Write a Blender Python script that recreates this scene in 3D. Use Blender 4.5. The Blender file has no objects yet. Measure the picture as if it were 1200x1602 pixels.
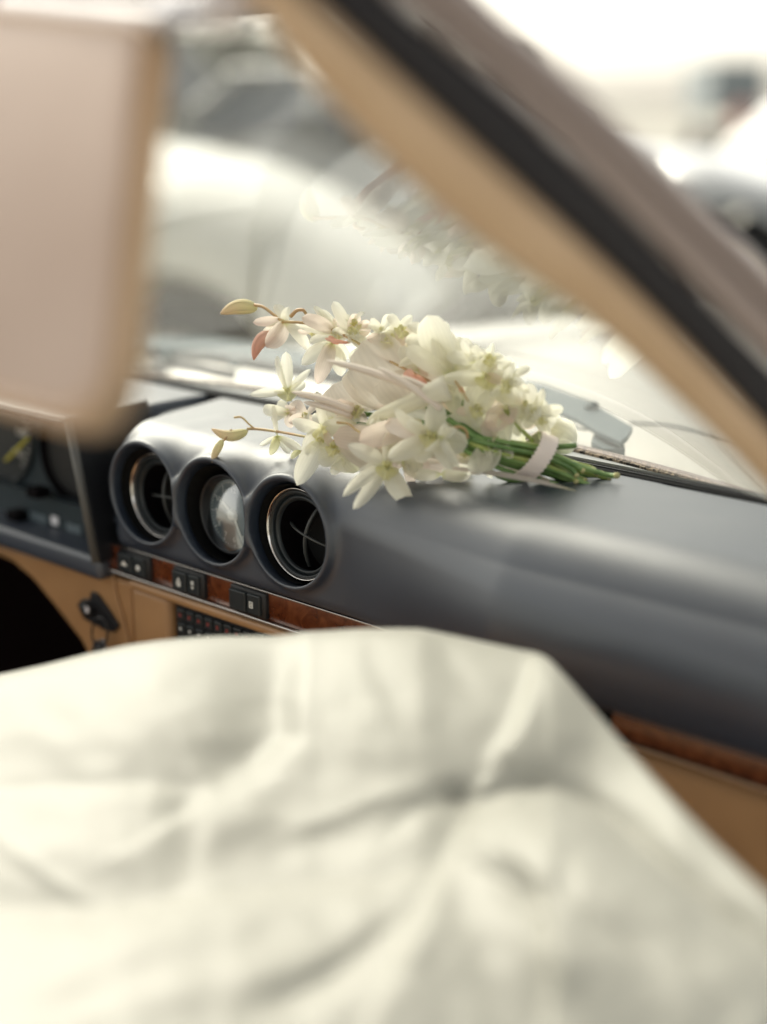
import bpy, bmesh, math, random
import numpy as np
from mathutils import Vector, Matrix, noise

random.seed(7)
rng = np.random.default_rng(7)
PI = math.pi
S = bpy.context.scene
COL = S.collection

# ------------------------------------------------------------------ camera
FPX = 2300.0                                  # focal length in pixels of the 1200 x 1602 photograph
PSI, PHI = math.radians(42.555), math.radians(15.463)
CAM = np.array([.977, -.845, 1.203])
FW = np.array([-math.sin(PSI)*math.cos(PHI), math.cos(PSI)*math.cos(PHI), -math.sin(PHI)])
RT = np.array([math.cos(PSI), math.sin(PSI), 0.0])
UP = np.cross(RT, FW)
cd = bpy.data.cameras.new("camera")
cam = bpy.data.objects.new("camera", cd)
COL.objects.link(cam)
cam.location = CAM
cam.rotation_euler = (PI/2 - PHI, 0, PSI)
cd.sensor_fit = 'VERTICAL'
cd.sensor_height = 56.0
cd.sensor_width = 42.0
cd.lens = 56.0*FPX/1602.0
cd.clip_start = .05
cd.clip_end = 2000
cd.dof.use_dof = True
cd.dof.focus_distance = 1.27
cd.dof.aperture_fstop = 2.3
S.camera = cam

# ------------------------------------------------------------------ world, sun, exposure
SUN_EL, SUN_AZ = math.radians(42), math.radians(-72)      # azimuth from +Y (ahead of the car), negative = to its left
w = bpy.data.worlds.new("World")
S.world = w
w.use_nodes = True
nt = w.node_tree
sky = nt.nodes.new('ShaderNodeTexSky')
sky.sky_type = 'NISHITA'
sky.sun_disc = False
sky.sun_elevation = SUN_EL
sky.sun_rotation = SUN_AZ
sky.air_density = 1.0
sky.dust_density = 3.0
sky.ozone_density = 0.6
# thin even cloud: the blue of the clear sky is mostly washed out to a warm white
bw = nt.nodes.new('ShaderNodeRGBToBW')
cl_ = nt.nodes.new('ShaderNodeMix')
cl_.data_type = 'RGBA'
cl_.blend_type = 'MULTIPLY'
cl_.inputs[0].default_value = 1
cl_.inputs[7].default_value = (1.04, 1.0, .87, 1)
mixc = nt.nodes.new('ShaderNodeMix')
mixc.data_type = 'RGBA'
mixc.inputs[0].default_value = .84
nt.links.new(sky.outputs[0], bw.inputs[0])
nt.links.new(bw.outputs[0], cl_.inputs[6])
nt.links.new(sky.outputs[0], mixc.inputs[6])
nt.links.new(cl_.outputs[2], mixc.inputs[7])
nt.links.new(mixc.outputs[2], nt.nodes['Background'].inputs[0])
nt.nodes['Background'].inputs[1].default_value = 0.15
sl = bpy.data.lights.new("sun", 'SUN')
sun = bpy.data.objects.new("sun", sl)
COL.objects.link(sun)
sl.energy = 0.95
sl.angle = math.radians(30)
sl.color = (1.0, .94, .80)
sun.rotation_euler = (PI/2 - SUN_EL, 0, PI - SUN_AZ)
S.view_settings.view_transform = 'Standard'
S.view_settings.look = 'None'
S.view_settings.gamma = 1
S.view_settings.exposure = 1.15
S.cycles.use_denoising = True
S.cycles.max_bounces = 10
S.cycles.transparent_max_bounces = 12


def at(u, v, x=None, y=None, z=None, d=None):
    """world point seen at pixel (u, v) of the photograph, on the plane x=, y= or z=, or at depth d"""
    r = FW + (u-600)/FPX*RT - (v-801)/FPX*UP
    if d is None:
        d = (x-CAM[0])/r[0] if x is not None else (y-CAM[1])/r[1] if y is not None else (z-CAM[2])/r[2]
    return CAM + d*r


# ------------------------------------------------------------------ materials
def mat(name, color=(.5, .5, .5), rough=.5, metal=0., spec=.5, **kw):
    m = bpy.data.materials.new(name)
    m.use_nodes = True
    b = m.node_tree.nodes['Principled BSDF']
    b.inputs['Base Color'].default_value = (*color, 1)
    b.inputs['Roughness'].default_value = rough
    b.inputs['Metallic'].default_value = metal
    b.inputs['Specular IOR Level'].default_value = spec
    for k, v in kw.items():
        b.inputs[k.replace('_', ' ')].default_value = v
    return m


def nd(m, t, **kw):
    n = m.node_tree.nodes.new(t)
    for k, v in kw.items():
        setattr(n, k, v)
    return n


def lk(m, a, b):
    m.node_tree.links.new(a, b)


def bump(m, scale, strength, dist=.001, detail=3, kind='noise', mixcol=None):
    b = m.node_tree.nodes['Principled BSDF']
    tc = nd(m, 'ShaderNodeTexCoord')
    n = nd(m, 'ShaderNodeTexVoronoi' if kind == 'vor' else 'ShaderNodeTexNoise')
    n.inputs['Scale'].default_value = scale
    if kind == 'noise':
        n.inputs['Detail'].default_value = detail
    lk(m, tc.outputs['Object'], n.inputs['Vector'])
    bp = nd(m, 'ShaderNodeBump')
    bp.inputs['Strength'].default_value = strength
    bp.inputs['Distance'].default_value = dist
    lk(m, n.outputs[0], bp.inputs['Height'])
    lk(m, bp.outputs[0], b.inputs['Normal'])
    return m


def vary(m, c1, c2, scale=8, detail=6, lo=.3, hi=.7, stretch=(1, 1, 1), rough=None):
    b = m.node_tree.nodes['Principled BSDF']
    tc = nd(m, 'ShaderNodeTexCoord')
    mp = nd(m, 'ShaderNodeMapping')
    mp.inputs['Scale'].default_value = stretch
    n = nd(m, 'ShaderNodeTexNoise')
    n.inputs['Scale'].default_value = scale
    n.inputs['Detail'].default_value = detail
    cr = nd(m, 'ShaderNodeValToRGB')
    cr.color_ramp.elements[0].position = lo
    cr.color_ramp.elements[1].position = hi
    cr.color_ramp.elements[0].color = (*c1, 1)
    cr.color_ramp.elements[1].color = (*c2, 1)
    lk(m, tc.outputs['Object'], mp.inputs[0])
    lk(m, mp.outputs[0], n.inputs['Vector'])
    lk(m, n.outputs[0], cr.inputs[0])
    lk(m, cr.outputs[0], b.inputs['Base Color'])
    if rough:
        mr = nd(m, 'ShaderNodeMapRange')
        mr.inputs[3].default_value, mr.inputs[4].default_value = rough
        lk(m, n.outputs[0], mr.inputs[0])
        lk(m, mr.outputs[0], b.inputs['Roughness'])
    return m


M = {}
M['vinyl'] = bump(vary(mat('dash_vinyl', (.03, .03, .038), .42, spec=1.0, Coat_Weight=.45, Coat_Roughness=.58, Coat_IOR=1.6), (.014, .024, .044), (.019, .031, .054), 14, rough=(.36, .5)), 900, .22, .0006, 4)
M['pod_inner'] = mat('pod_liner', (.006, .006, .006), .7, spec=.25)
M['plastic'] = bump(mat('black_plastic', (.010, .011, .014), .42), 700, .15, .0004)
M['button'] = mat('switch_plastic', (.018, .024, .028), .38)
M['vane'] = mat('vane_plastic', (.075, .08, .08), .35)
M['void'] = mat('dark_duct', (.004, .003, .004), .9, spec=.1)
M['cluster'] = mat('cluster_plastic', (.016, .028, .036), .5, spec=.4)
M['chrome'] = mat('chrome', (.75, .72, .70), .16, 1.)
M['trimchrome'] = mat('trim_strip', (.55, .52, .50), .25, 1.)
M['tan'] = bump(vary(mat('tan_leather', (.36, .2, .09), .42), (.33, .18, .08), (.39, .22, .10), 20), 500, .25, .0006)
M['tanlight'] = bump(vary(mat('tan_visor_vinyl', (.5, .3, .18), .45), (.47, .345, .275), (.54, .41, .335), 9), 700, .2, .0005)
M['tanpillar'] = bump(vary(mat('tan_pillar_trim', (.5, .3, .15), .5), (.52, .35, .21), (.60, .42, .27), 12), 600, .2, .0005)
M['seal'] = mat('black_rubber', (.014, .012, .016), .5, spec=.4)
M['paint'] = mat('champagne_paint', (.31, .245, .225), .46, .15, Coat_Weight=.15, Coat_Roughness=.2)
M['paint_skylit'] = mat('champagne_paint_skylit', (.58, .55, .48), .4, .1, Coat_Weight=.8, Coat_Roughness=.12)  # same champagne paint, lightened to imitate bright sky sheen on the bonnet
M['white_icon'] = mat('white_print', (.8, .8, .76), .6)
M['red_icon'] = mat('red_print', (.22, .035, .03), .6)
M['yellow_icon'] = mat('yellow_print', (.55, .5, .05), .6)
M['black'] = mat('black_gap', (.004, .004, .005), .8, spec=.1)
M['ledge'] = bump(mat('grey_ledge', (.30, .31, .31), .4, spec=.6), 600, .2, .0005)
M['perf'] = vary(mat('brown_edge', (.12, .08, .05), .8), (.02, .015, .01), (.3, .24, .18), 220, lo=.45, hi=.55)
M['wiper'] = mat('wiper_metal', (.10, .135, .15), .6, 0., .3)
M['rubber'] = mat('wiper_rubber', (.05, .055, .065), .5)
M['carpet'] = bump(mat('dark_carpet', (.012, .007, .007), .95, spec=.1), 400, .6, .003)
M['redcarpet'] = bump(mat('rust_carpet', (.055, .014, .007), .95, spec=.1), 400, .6, .003)
M['band'] = bump(mat('blush_paper', (.86, .77, .72), .7), 300, .4, .0008)
M['clip'] = mat('pale_clip', (.75, .74, .78), .3)
M['keymetal'] = mat('key_metal', (.45, .46, .5), .3, 1.)
M['icon_face'] = mat('grey_label', (.10, .13, .15), .5)


def wood_mat():
    m = mat('burl_wood', (.2, .06, .02), .22, spec=.6, Coat_Weight=.5, Coat_Roughness=.1)
    b = m.node_tree.nodes['Principled BSDF']
    tc = nd(m, 'ShaderNodeTexCoord')
    n1 = nd(m, 'ShaderNodeTexNoise')
    n1.inputs['Scale'].default_value = 38
    n1.inputs['Detail'].default_value = 8
    n1.inputs['Distortion'].default_value = 2.4
    n2 = nd(m, 'ShaderNodeTexNoise')
    n2.inputs['Scale'].default_value = 160
    n2.inputs['Detail'].default_value = 4
    cr = nd(m, 'ShaderNodeValToRGB')
    e = cr.color_ramp.elements
    e[0].position, e[0].color = .32, (.085, .018, .006, 1)
    e[1].position, e[1].color = .68, (.21, .062, .022, 1)
    x = e.new(.5)
    x.color = (.14, .036, .012, 1)
    mx = nd(m, 'ShaderNodeMix', data_type='RGBA', blend_type='MULTIPLY')
    mx.inputs[0].default_value = .35
    lk(m, tc.outputs['Object'], n1.inputs['Vector'])
    lk(m, tc.outputs['Object'], n2.inputs['Vector'])
    lk(m, n1.outputs[0], cr.inputs[0])
    lk(m, cr.outputs[0], mx.inputs[6])
    lk(m, n2.outputs[0], mx.inputs[7])
    lk(m, mx.outputs[2], b.inputs['Base Color'])
    return m


M['wood'] = wood_mat()


def thin_glass(name, tint, ior=1.5, rough=0.0, gain=1.8, veil=0.):
    m = bpy.data.materials.new(name)
    m.use_nodes = True
    t = m.node_tree
    for n in list(t.nodes):
        if n.type != 'OUTPUT_MATERIAL':
            t.nodes.remove(n)
    out = [n for n in t.nodes if n.type == 'OUTPUT_MATERIAL'][0]
    fr = nd(m, 'ShaderNodeFresnel')
    fr.inputs[0].default_value = ior
    tr = nd(m, 'ShaderNodeBsdfTransparent')
    tr.inputs[0].default_value = (*tint, 1)
    gl = nd(m, 'ShaderNodeBsdfGlossy')
    gl.inputs['Roughness'].default_value = rough
    mul = nd(m, 'ShaderNodeMath', operation='MULTIPLY', use_clamp=True)
    mul.inputs[1].default_value = gain
    mx = nd(m, 'ShaderNodeMixShader')
    lk(m, fr.outputs[0], mul.inputs[0])
    lk(m, mul.outputs[0], mx.inputs[0])
    lk(m, tr.outputs[0], mx.inputs[1])
    lk(m, gl.outputs[0], mx.inputs[2])
    if veil:                                     # pale scatter imitating a soft veil of flare over the view
        df, tl, ad, m2 = (nd(m, 'ShaderNodeBsdfDiffuse'), nd(m, 'ShaderNodeBsdfTranslucent'), nd(m, 'ShaderNodeMixShader'), nd(m, 'ShaderNodeMixShader'))
        for n in (df, tl):
            n.inputs[0].default_value = (.93, .90, .80, 1)
        no = nd(m, 'ShaderNodeTexNoise')
        no.inputs['Scale'].default_value = 5
        tc = nd(m, 'ShaderNodeTexCoord')
        lk(m, tc.outputs['Object'], no.inputs['Vector'])
        mr = nd(m, 'ShaderNodeMapRange')
        mr.inputs[1].default_value, mr.inputs[2].default_value = .3, .7
        mr.inputs[3].default_value, mr.inputs[4].default_value = veil*.8, veil*1.2
        lk(m, no.outputs[0], mr.inputs[0])
        ad.inputs[0].default_value = .6
        lk(m, df.outputs[0], ad.inputs[1])
        lk(m, tl.outputs[0], ad.inputs[2])
        lk(m, mr.outputs[0], m2.inputs[0])
        lk(m, mx.outputs[0], m2.inputs[1])
        lk(m, ad.outputs[0], m2.inputs[2])
        mx = m2
    lk(m, mx.outputs[0], out.inputs[0])
    return m


M['glass'] = thin_glass('windscreen_glass', (.97, .99, .97), gain=1.9, veil=.08)
M['lens'] = thin_glass('gauge_lens', (.9, .95, .97), 1.5, .12, .4)


def petal_mat(name, base, tip, heart, trans=.6):
    """base colour along the petal: heart -> base -> tip, fine veins; part of the light passes through"""
    m = bpy.data.materials.new(name)
    m.use_nodes = True
    t = m.node_tree
    b = t.nodes['Principled BSDF']
    out = [n for n in t.nodes if n.type == 'OUTPUT_MATERIAL'][0]
    uv = nd(m, 'ShaderNodeUVMap')
    sp = nd(m, 'ShaderNodeSeparateXYZ')
    lk(m, uv.outputs[0], sp.inputs[0])
    cr = nd(m, 'ShaderNodeValToRGB')
    e = cr.color_ramp.elements
    e[0].position, e[0].color = .0, (*heart, 1)
    e[1].position, e[1].color = 1., (*tip, 1)
    k = e.new(.17)
    k.color = (*base, 1)
    lk(m, sp.outputs[1], cr.inputs[0])
    wv = nd(m, 'ShaderNodeTexWave')
    wv.inputs['Scale'].default_value = 2.4
    wv.inputs['Distortion'].default_value = 1.5
    wv.inputs['Detail'].default_value = 2
    mp = nd(m, 'ShaderNodeMapping')
    mp.inputs['Scale'].default_value = (1.0, .12, 1)
    lk(m, uv.outputs[0], mp.inputs[0])
    lk(m, mp.outputs[0], wv.inputs['Vector'])
    mr = nd(m, 'ShaderNodeMapRange')
    mr.inputs[3].default_value, mr.inputs[4].default_value = .95, 1.
    lk(m, wv.outputs['Fac'], mr.inputs[0])
    mx = nd(m, 'ShaderNodeMix', data_type='RGBA', blend_type='MULTIPLY')
    mx.inputs[0].default_value = 1
    lk(m, cr.outputs[0], mx.inputs[6])
    lk(m, mr.outputs[0], mx.inputs[7])
    lk(m, mx.outputs[2], b.inputs['Base Color'])
    b.inputs['Roughness'].default_value = .6
    b.inputs['Specular IOR Level'].default_value = .25
    bp = nd(m, 'ShaderNodeBump')
    bp.inputs['Strength'].default_value = .12
    bp.inputs['Distance'].default_value = .0008
    lk(m, wv.outputs['Fac'], bp.inputs['Height'])
    lk(m, bp.outputs[0], b.inputs['Normal'])
    tl = nd(m, 'ShaderNodeBsdfTranslucent')
    lk(m, mx.outputs[2], tl.inputs[0])
    ms = nd(m, 'ShaderNodeMixShader')
    ms.inputs[0].default_value = trans
    lk(m, b.outputs[0], ms.inputs[1])
    lk(m, tl.outputs[0], ms.inputs[2])
    lk(m, ms.outputs[0], out.inputs[0])
    return m


M['pw'] = petal_mat('white_petal', (.91, .895, .77), (.92, .91, .82), (.80, .83, .50))
M['pb'] = petal_mat('blush_petal', (.88, .80, .71), (.88, .77, .70), (.80, .76, .48))
M['pbig'] = petal_mat('broad_blush_petal', (.88, .82, .73), (.88, .83, .75), (.87, .72, .60))
M['po'] = petal_mat('coral_petal', (.86, .45, .34), (.88, .58, .48), (.66, .30, .14), .3)
M['pl'] = petal_mat('yellow_lip', (.82, .80, .45), (.86, .84, .60), (.62, .62, .22))
M['pbud'] = petal_mat('bud_skin', (.80, .78, .46), (.85, .68, .48), (.62, .72, .30), .3)
M['pbudp'] = petal_mat('pink_bud_skin', (.84, .62, .50), (.80, .40, .30), (.80, .70, .50), .2)
M['finger'] = petal_mat('blush_sepal', (.88, .78, .69), (.88, .80, .71), (.86, .76, .66), .15)


def stem_mat(name, a, b2):
    m = vary(mat(name, a, .35, spec=.5), a, b2, 60, stretch=(1, 1, 1))
    return m


M['stem'] = stem_mat('green_stem', (.11, .23, .06), (.28, .42, .15))
M['stemy'] = stem_mat('yellow_green_stem', (.24, .34, .08), (.42, .48, .15))
M['stemd'] = stem_mat('dark_green_stem', (.07, .16, .04), (.18, .30, .10))
M['twig'] = stem_mat('reddish_twig', (.50, .27, .15), (.50, .42, .18))
M['cut'] = mat('cut_stem_end', (.55, .52, .25), .7)
M['satin'] = mat('ivory_satin', (.42, .414, .362), .42, spec=.3, Sheen_Weight=.12, Sheen_Roughness=.4)
bump(M['satin'], 1500, .08, .0004)

M['carwhite'] = mat('white_car_paint', (.70, .69, .62), .4, Coat_Weight=.5, Coat_Roughness=.15)
M['carsilver'] = mat('silver_car_paint', (.34, .35, .35), .35, .4, Coat_Weight=1., Coat_Roughness=.05)
M['cargrey'] = mat('grey_car_paint', (.24, .25, .27), .35, .3, Coat_Weight=1., Coat_Roughness=.05)
M['carpale'] = mat('pale_car_paint', (.52, .53, .50), .4, .1, Coat_Weight=.5, Coat_Roughness=.15)
M['carglass'] = mat('car_window_glass', (.10, .12, .15), .08, spec=.8)
M['tyre'] = mat('tyre_rubber', (.02, .02, .022), .8)
M['lampglass'] = mat('headlight_glass', (.8, .8, .78), .1)
M['red'] = mat('red_panel', (.50, .24, .19), .5)
M['truckgrey'] = mat('truck_box_grey', (.22, .26, .28), .5)
M['ground'] = bump(vary(mat('pale_gravel_ground', (.6, .58, .5), .9), (.36, .345, .30), (.43, .415, .36), 1.2, 8), 60, .5, .01)
M['plaster'] = bump(vary(mat('cream_plaster', (.8, .78, .7), .9), (.78, .765, .68), (.84, .825, .75), .6, 6), 30, .3, .01)
M['roofsheet'] = mat('roof_edge', (.62, .62, .56), .6)
M['door'] = mat('grey_door', (.60, .60, .55), .6)
M['hedge'] = vary(mat('hedge_leaf', (.06, .08, .06), .6), (.06, .075, .065), (.13, .15, .13), 30)
M['bark'] = mat('bark', (.10, .08, .06), .9)


# ------------------------------------------------------------------ object helpers
def link(name, me, m, parent=None, smooth=True):
    o = bpy.data.objects.new(name, me)
    COL.objects.link(o)
    if m is not None:
        me.materials.append(m)
    if smooth:
        me.shade_smooth()
    if parent is not None:
        o.parent = parent
    return o


def from_bm(name, bm, m, parent=None, smooth=True):
    me = bpy.data.meshes.new(name)
    bmesh.ops.recalc_face_normals(bm, faces=bm.faces)
    bm.to_mesh(me)
    bm.free()
    return link(name, me, m, parent, smooth)


def from_py(name, vs, fs, m, parent=None, smooth=True):
    me = bpy.data.meshes.new(name)
    me.from_pydata([tuple(map(float, v)) for v in vs], [], [tuple(map(int, f)) for f in fs])
    me.update()
    return link(name, me, m, parent, smooth)


def empty(name, loc=(0, 0, 0), parent=None, **tags):
    o = bpy.data.objects.new(name, None)
    COL.objects.link(o)
    o.location = loc
    o.empty_display_size = .05
    if parent is not None:
        o.parent = parent
    for k, v in tags.items():
        o[k] = v
    return o


def tag(o, **kw):
    for k, v in kw.items():
        o[k] = v
    return o


def box_bm(x0, x1, y0, y1, z0, z1, bev=0., seg=2):
    bm = bmesh.new()
    bmesh.ops.create_cube(bm, size=1)
    for v in bm.verts:
        v.co = Vector(((x0+x1)/2 + v.co.x*(x1-x0), (y0+y1)/2 + v.co.y*(y1-y0), (z0+z1)/2 + v.co.z*(z1-z0)))
    if bev:
        bmesh.ops.bevel(bm, geom=bm.edges[:], offset=bev, segments=seg, affect='EDGES', profile=.5)
    return bm


def box(name, b, m, parent=None, bev=0., seg=2, smooth=False):
    return from_bm(name, box_bm(*b, bev=bev, seg=seg), m, parent, smooth)


def tube(name, pts, radii, m, parent=None, n=10, caps=True, flat=1.0, upv=None):
    """swept tube through pts with a radius at each"""
    P = [Vector(p) for p in pts]
    if not hasattr(radii, '__len__'):
        radii = [radii]*len(P)
    vs, fs = [], []
    prev = None
    for i, p in enumerate(P):
        d = (P[min(i+1, len(P)-1)] - P[max(i-1, 0)]).normalized()
        if prev is None:
            a = Vector(upv) if upv is not None else (Vector((0, 0, 1)) if abs(d.z) < .9 else Vector((1, 0, 0)))
            s = d.cross(a).normalized()
        else:
            s = (prev - d*prev.dot(d)).normalized()
        prev = s
        t = s.cross(d)
        for k in range(n):
            a = 2*PI*k/n
            vs.append(p + (s*math.cos(a) + t*math.sin(a)*flat)*radii[i])
    for i in range(len(P)-1):
        for k in range(n):
            fs.append((i*n+k, i*n+(k+1) % n, (i+1)*n+(k+1) % n, (i+1)*n+k))
    if caps:
        fs.append(tuple(reversed(range(n))))
        fs.append(tuple(range((len(P)-1)*n, len(P)*n)))
    o = from_py(name, vs, fs, m, parent)
    ul = o.data.uv_layers.new(name='UVMap')
    vi = np.zeros(len(o.data.loops), np.int32)
    o.data.loops.foreach_get('vertex_index', vi)
    ul.data.foreach_set('uv', np.stack([(vi % n)/n, .15+.85*(vi//n)/(len(P)-1)], 1).astype(np.float32).ravel())
    return o


def smooth_path(pts, n=24):
    """Catmull-Rom through pts"""
    P = [np.array(p, float) for p in pts]
    P = [2*P[0]-P[1]] + P + [2*P[-1]-P[-2]]
    out = []
    segs = len(P)-3
    for i in range(n+1):
        t = i/n*segs
        k = min(int(t), segs-1)
        f = t-k
        a, b, c, d = P[k:k+4]
        out.append(.5*((2*b)+(-a+c)*f+(2*a-5*b+4*c-d)*f*f+(-a+3*b-3*c+d)*f**3))
    return out


def prism(name, loop, off, m, parent=None, bev=0., smooth=False):
    """solid from a planar loop of points and an offset vector"""
    bm = bmesh.new()
    a = [bm.verts.new(tuple(p)) for p in loop]
    b = [bm.verts.new(tuple(np.array(p)+np.array(off))) for p in loop]
    n = len(loop)
    bm.faces.new(a)
    bm.faces.new(list(reversed(b)))
    for i in range(n):
        bm.faces.new((a[i], b[i], b[(i+1) % n], a[(i+1) % n]))
    bmesh.ops.recalc_face_normals(bm, faces=bm.faces)
    if bev:
        bmesh.ops.bevel(bm, geom=bm.edges[:], offset=bev, segments=3, affect='EDGES', profile=.5)
    return from_bm(name, bm, m, parent, smooth)


def text(name, body, size, loc, parent, m='white_icon'):
    tx = bpy.data.curves.new(name, 'FONT')
    tx.body = body
    tx.size = size
    tx.align_x = 'CENTER'
    tx.align_y = 'CENTER'
    tx.extrude = .0002
    tmp = bpy.data.objects.new(name+'_curve', tx)
    COL.objects.link(tmp)
    bpy.context.view_layer.update()
    me = bpy.data.meshes.new_from_object(tmp)
    bpy.data.objects.remove(tmp)
    bpy.data.curves.remove(tx)
    me.materials.clear()
    o = link(name, me, M[m], parent, False)
    o.rotation_euler = (PI/2, 0, 0)
    o.location = loc
    return o


def lathe_y(name, prof, c, m, parent=None, n=64):
    """revolve (radius, y) profile round the y axis through c=(x, z)"""
    vs, fs = [], []
    for r, y in prof:
        for k in range(n):
            a = 2*PI*k/n
            vs.append((c[0]+r*math.cos(a), y, c[1]+r*math.sin(a)))
    for i in range(len(prof)-1):
        for k in range(n):
            fs.append((i*n+k, (i+1)*n+k, (i+1)*n+(k+1) % n, i*n+(k+1) % n))
    return from_py(name, vs, fs, m, parent)


# ------------------------------------------------------------------ surface nets for the padded dashboard
def surface_nets(sd, xs, ys, zs):
    nx, ny, nz = sd.shape
    ins = sd < 0
    c = [ins[i:nx-1+i, j:ny-1+j, k:nz-1+k] for i in (0, 1) for j in (0, 1) for k in (0, 1)]
    cnt = sum(a.astype(np.int8) for a in c)
    act = (cnt > 0) & (cnt < 8)
    idx = -np.ones(act.shape, np.int64)
    ii, jj, kk = np.nonzero(act)
    idx[ii, jj, kk] = np.arange(len(ii))
    acc = np.zeros((len(ii), 3))
    num = np.zeros(len(ii))
    corners = [(i, j, k) for i in (0, 1) for j in (0, 1) for k in (0, 1)]
    X = [xs, ys, zs]
    for a in corners:
        for b in corners:
            if sum(b) - sum(a) != 1 or any(b[q] < a[q] for q in range(3)):
                continue
            va = sd[ii+a[0], jj+a[1], kk+a[2]]
            vb = sd[ii+b[0], jj+b[1], kk+b[2]]
            cr = (va < 0) != (vb < 0)
            t = np.where(cr, va/np.where(va-vb == 0, 1, va-vb), 0)
            for q, base in enumerate((ii, jj, kk)):
                pa = X[q][base+a[q]]
                pb = X[q][base+b[q]]
                acc[:, q] += np.where(cr, pa+(pb-pa)*t, 0)
            num += cr
    V = acc/num[:, None]
    faces = []
    for q in range(3):
        sl0 = [slice(1, -1)]*3
        sl0[q] = slice(0, -1)
        sl1 = [slice(1, -1)]*3
        sl1[q] = slice(1, None)
        a, b = ins[tuple(sl0)], ins[tuple(sl1)]
        for sign in (True, False):
            w = (a & ~b) if sign else (~a & b)
            p = np.array(np.nonzero(w)).T
            if not len(p):
                continue
            for r in range(3):
                if r != q:
                    p[:, r] += 1
            o1, o2 = [r for r in range(3) if r != q]
            e1 = np.eye(3, dtype=int)[o1]
            e2 = np.eye(3, dtype=int)[o2]
            f = [idx[tuple((p-x).T)] for x in (e1+e2, e2, 0*e1, e1)]
            if (q == 1) == sign:
                f = f[::-1]
            faces.append(np.array(f).T)
    return V, np.concatenate(faces)


def smin(a, b, k):
    h = np.clip(.5+.5*(b-a)/k, 0, 1)
    return b*(1-h)+a*h-k*h*(1-h)


def smax(a, b, k):
    return -smin(-a, -b, k)


PODS = (-.098, 0.0, .098)
PZ, PR, PH = .85, .0515, .0462
PY = -.012
SH = .30                                      # the wells look up at the seats: they drop as they go in


def build_dash(parent):
    xs = np.concatenate([np.arange(-.190, .175, .0017), np.arange(.175, .70, .006)])
    ys = np.concatenate([np.arange(-.036, .07, .0017), np.arange(.07, .20, .004)])
    zs = np.concatenate([np.arange(.765, .93, .0017)])
    X, Y, Z = np.meshgrid(xs, ys, zs, indexing='ij')
    # padded body: rounded box in (y, z); the front face leans and the upper edge has a wide radius
    r = .046 + .010*np.clip((X-.15)/.3, 0, 1)
    yc = -.003 - .020*np.clip((X-.16)/.18, 0, 1)**1.3 - .012*np.sin(np.clip((Z-.785)/.09, 0, 1)*PI)*np.clip((X-.14)/.2, 0, 1)
    ztop = .906 - .10*np.clip(X-.45, 0, 1)**1.5
    qy = (yc + r) - Y
    qz = Z - (ztop - r)
    d = np.minimum(np.maximum(qy, qz), 0) + np.sqrt(np.maximum(qy, 0)**2+np.maximum(qz, 0)**2) - r
    low = .7845 - Z
    d = smax(d, low, .012)
    d = np.maximum(d, Y - .168 + .05*np.clip(X-.25, 0, 1)**1.5)
    left = -.159 - X + .12*np.clip(Z-.84, 0, 1) - .25*np.clip(Y-.0, 0, 1)
    d = smax(d, left, .016)
    d = np.maximum(d, X-.66)
    holes = None
    for px in PODS:
        rad = np.sqrt((X-px)**2+(Z-PZ)**2)
        cyl = smax(rad - PR, PY - Y, .005)
        cyl = np.maximum(cyl, Y-.10)
        d = smin(d, cyl, .010)
        rad = np.sqrt((X-px)**2+(Z-PZ+SH*(Y-PY))**2)
        h = np.maximum(rad - PH + .06*np.clip(Y, 0, .06), Y - .045)
        holes = h if holes is None else np.minimum(holes, h)
    d = smax(d, -holes, .0045)
    V, Fc = surface_nets(d, xs, ys, zs)
    me = bpy.data.meshes.new('dashboard')
    me.from_pydata(V.tolist(), [], Fc.tolist())
    me.update()
    return link('dashboard', me, M['vinyl'], parent)


# ================================================================== THE CAR
car = empty('convertible_car', (0, 0, 0), label="champagne convertible seen from inside, with black dashboard and tan trim", category='car')
dash = build_dash(car)

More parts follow.
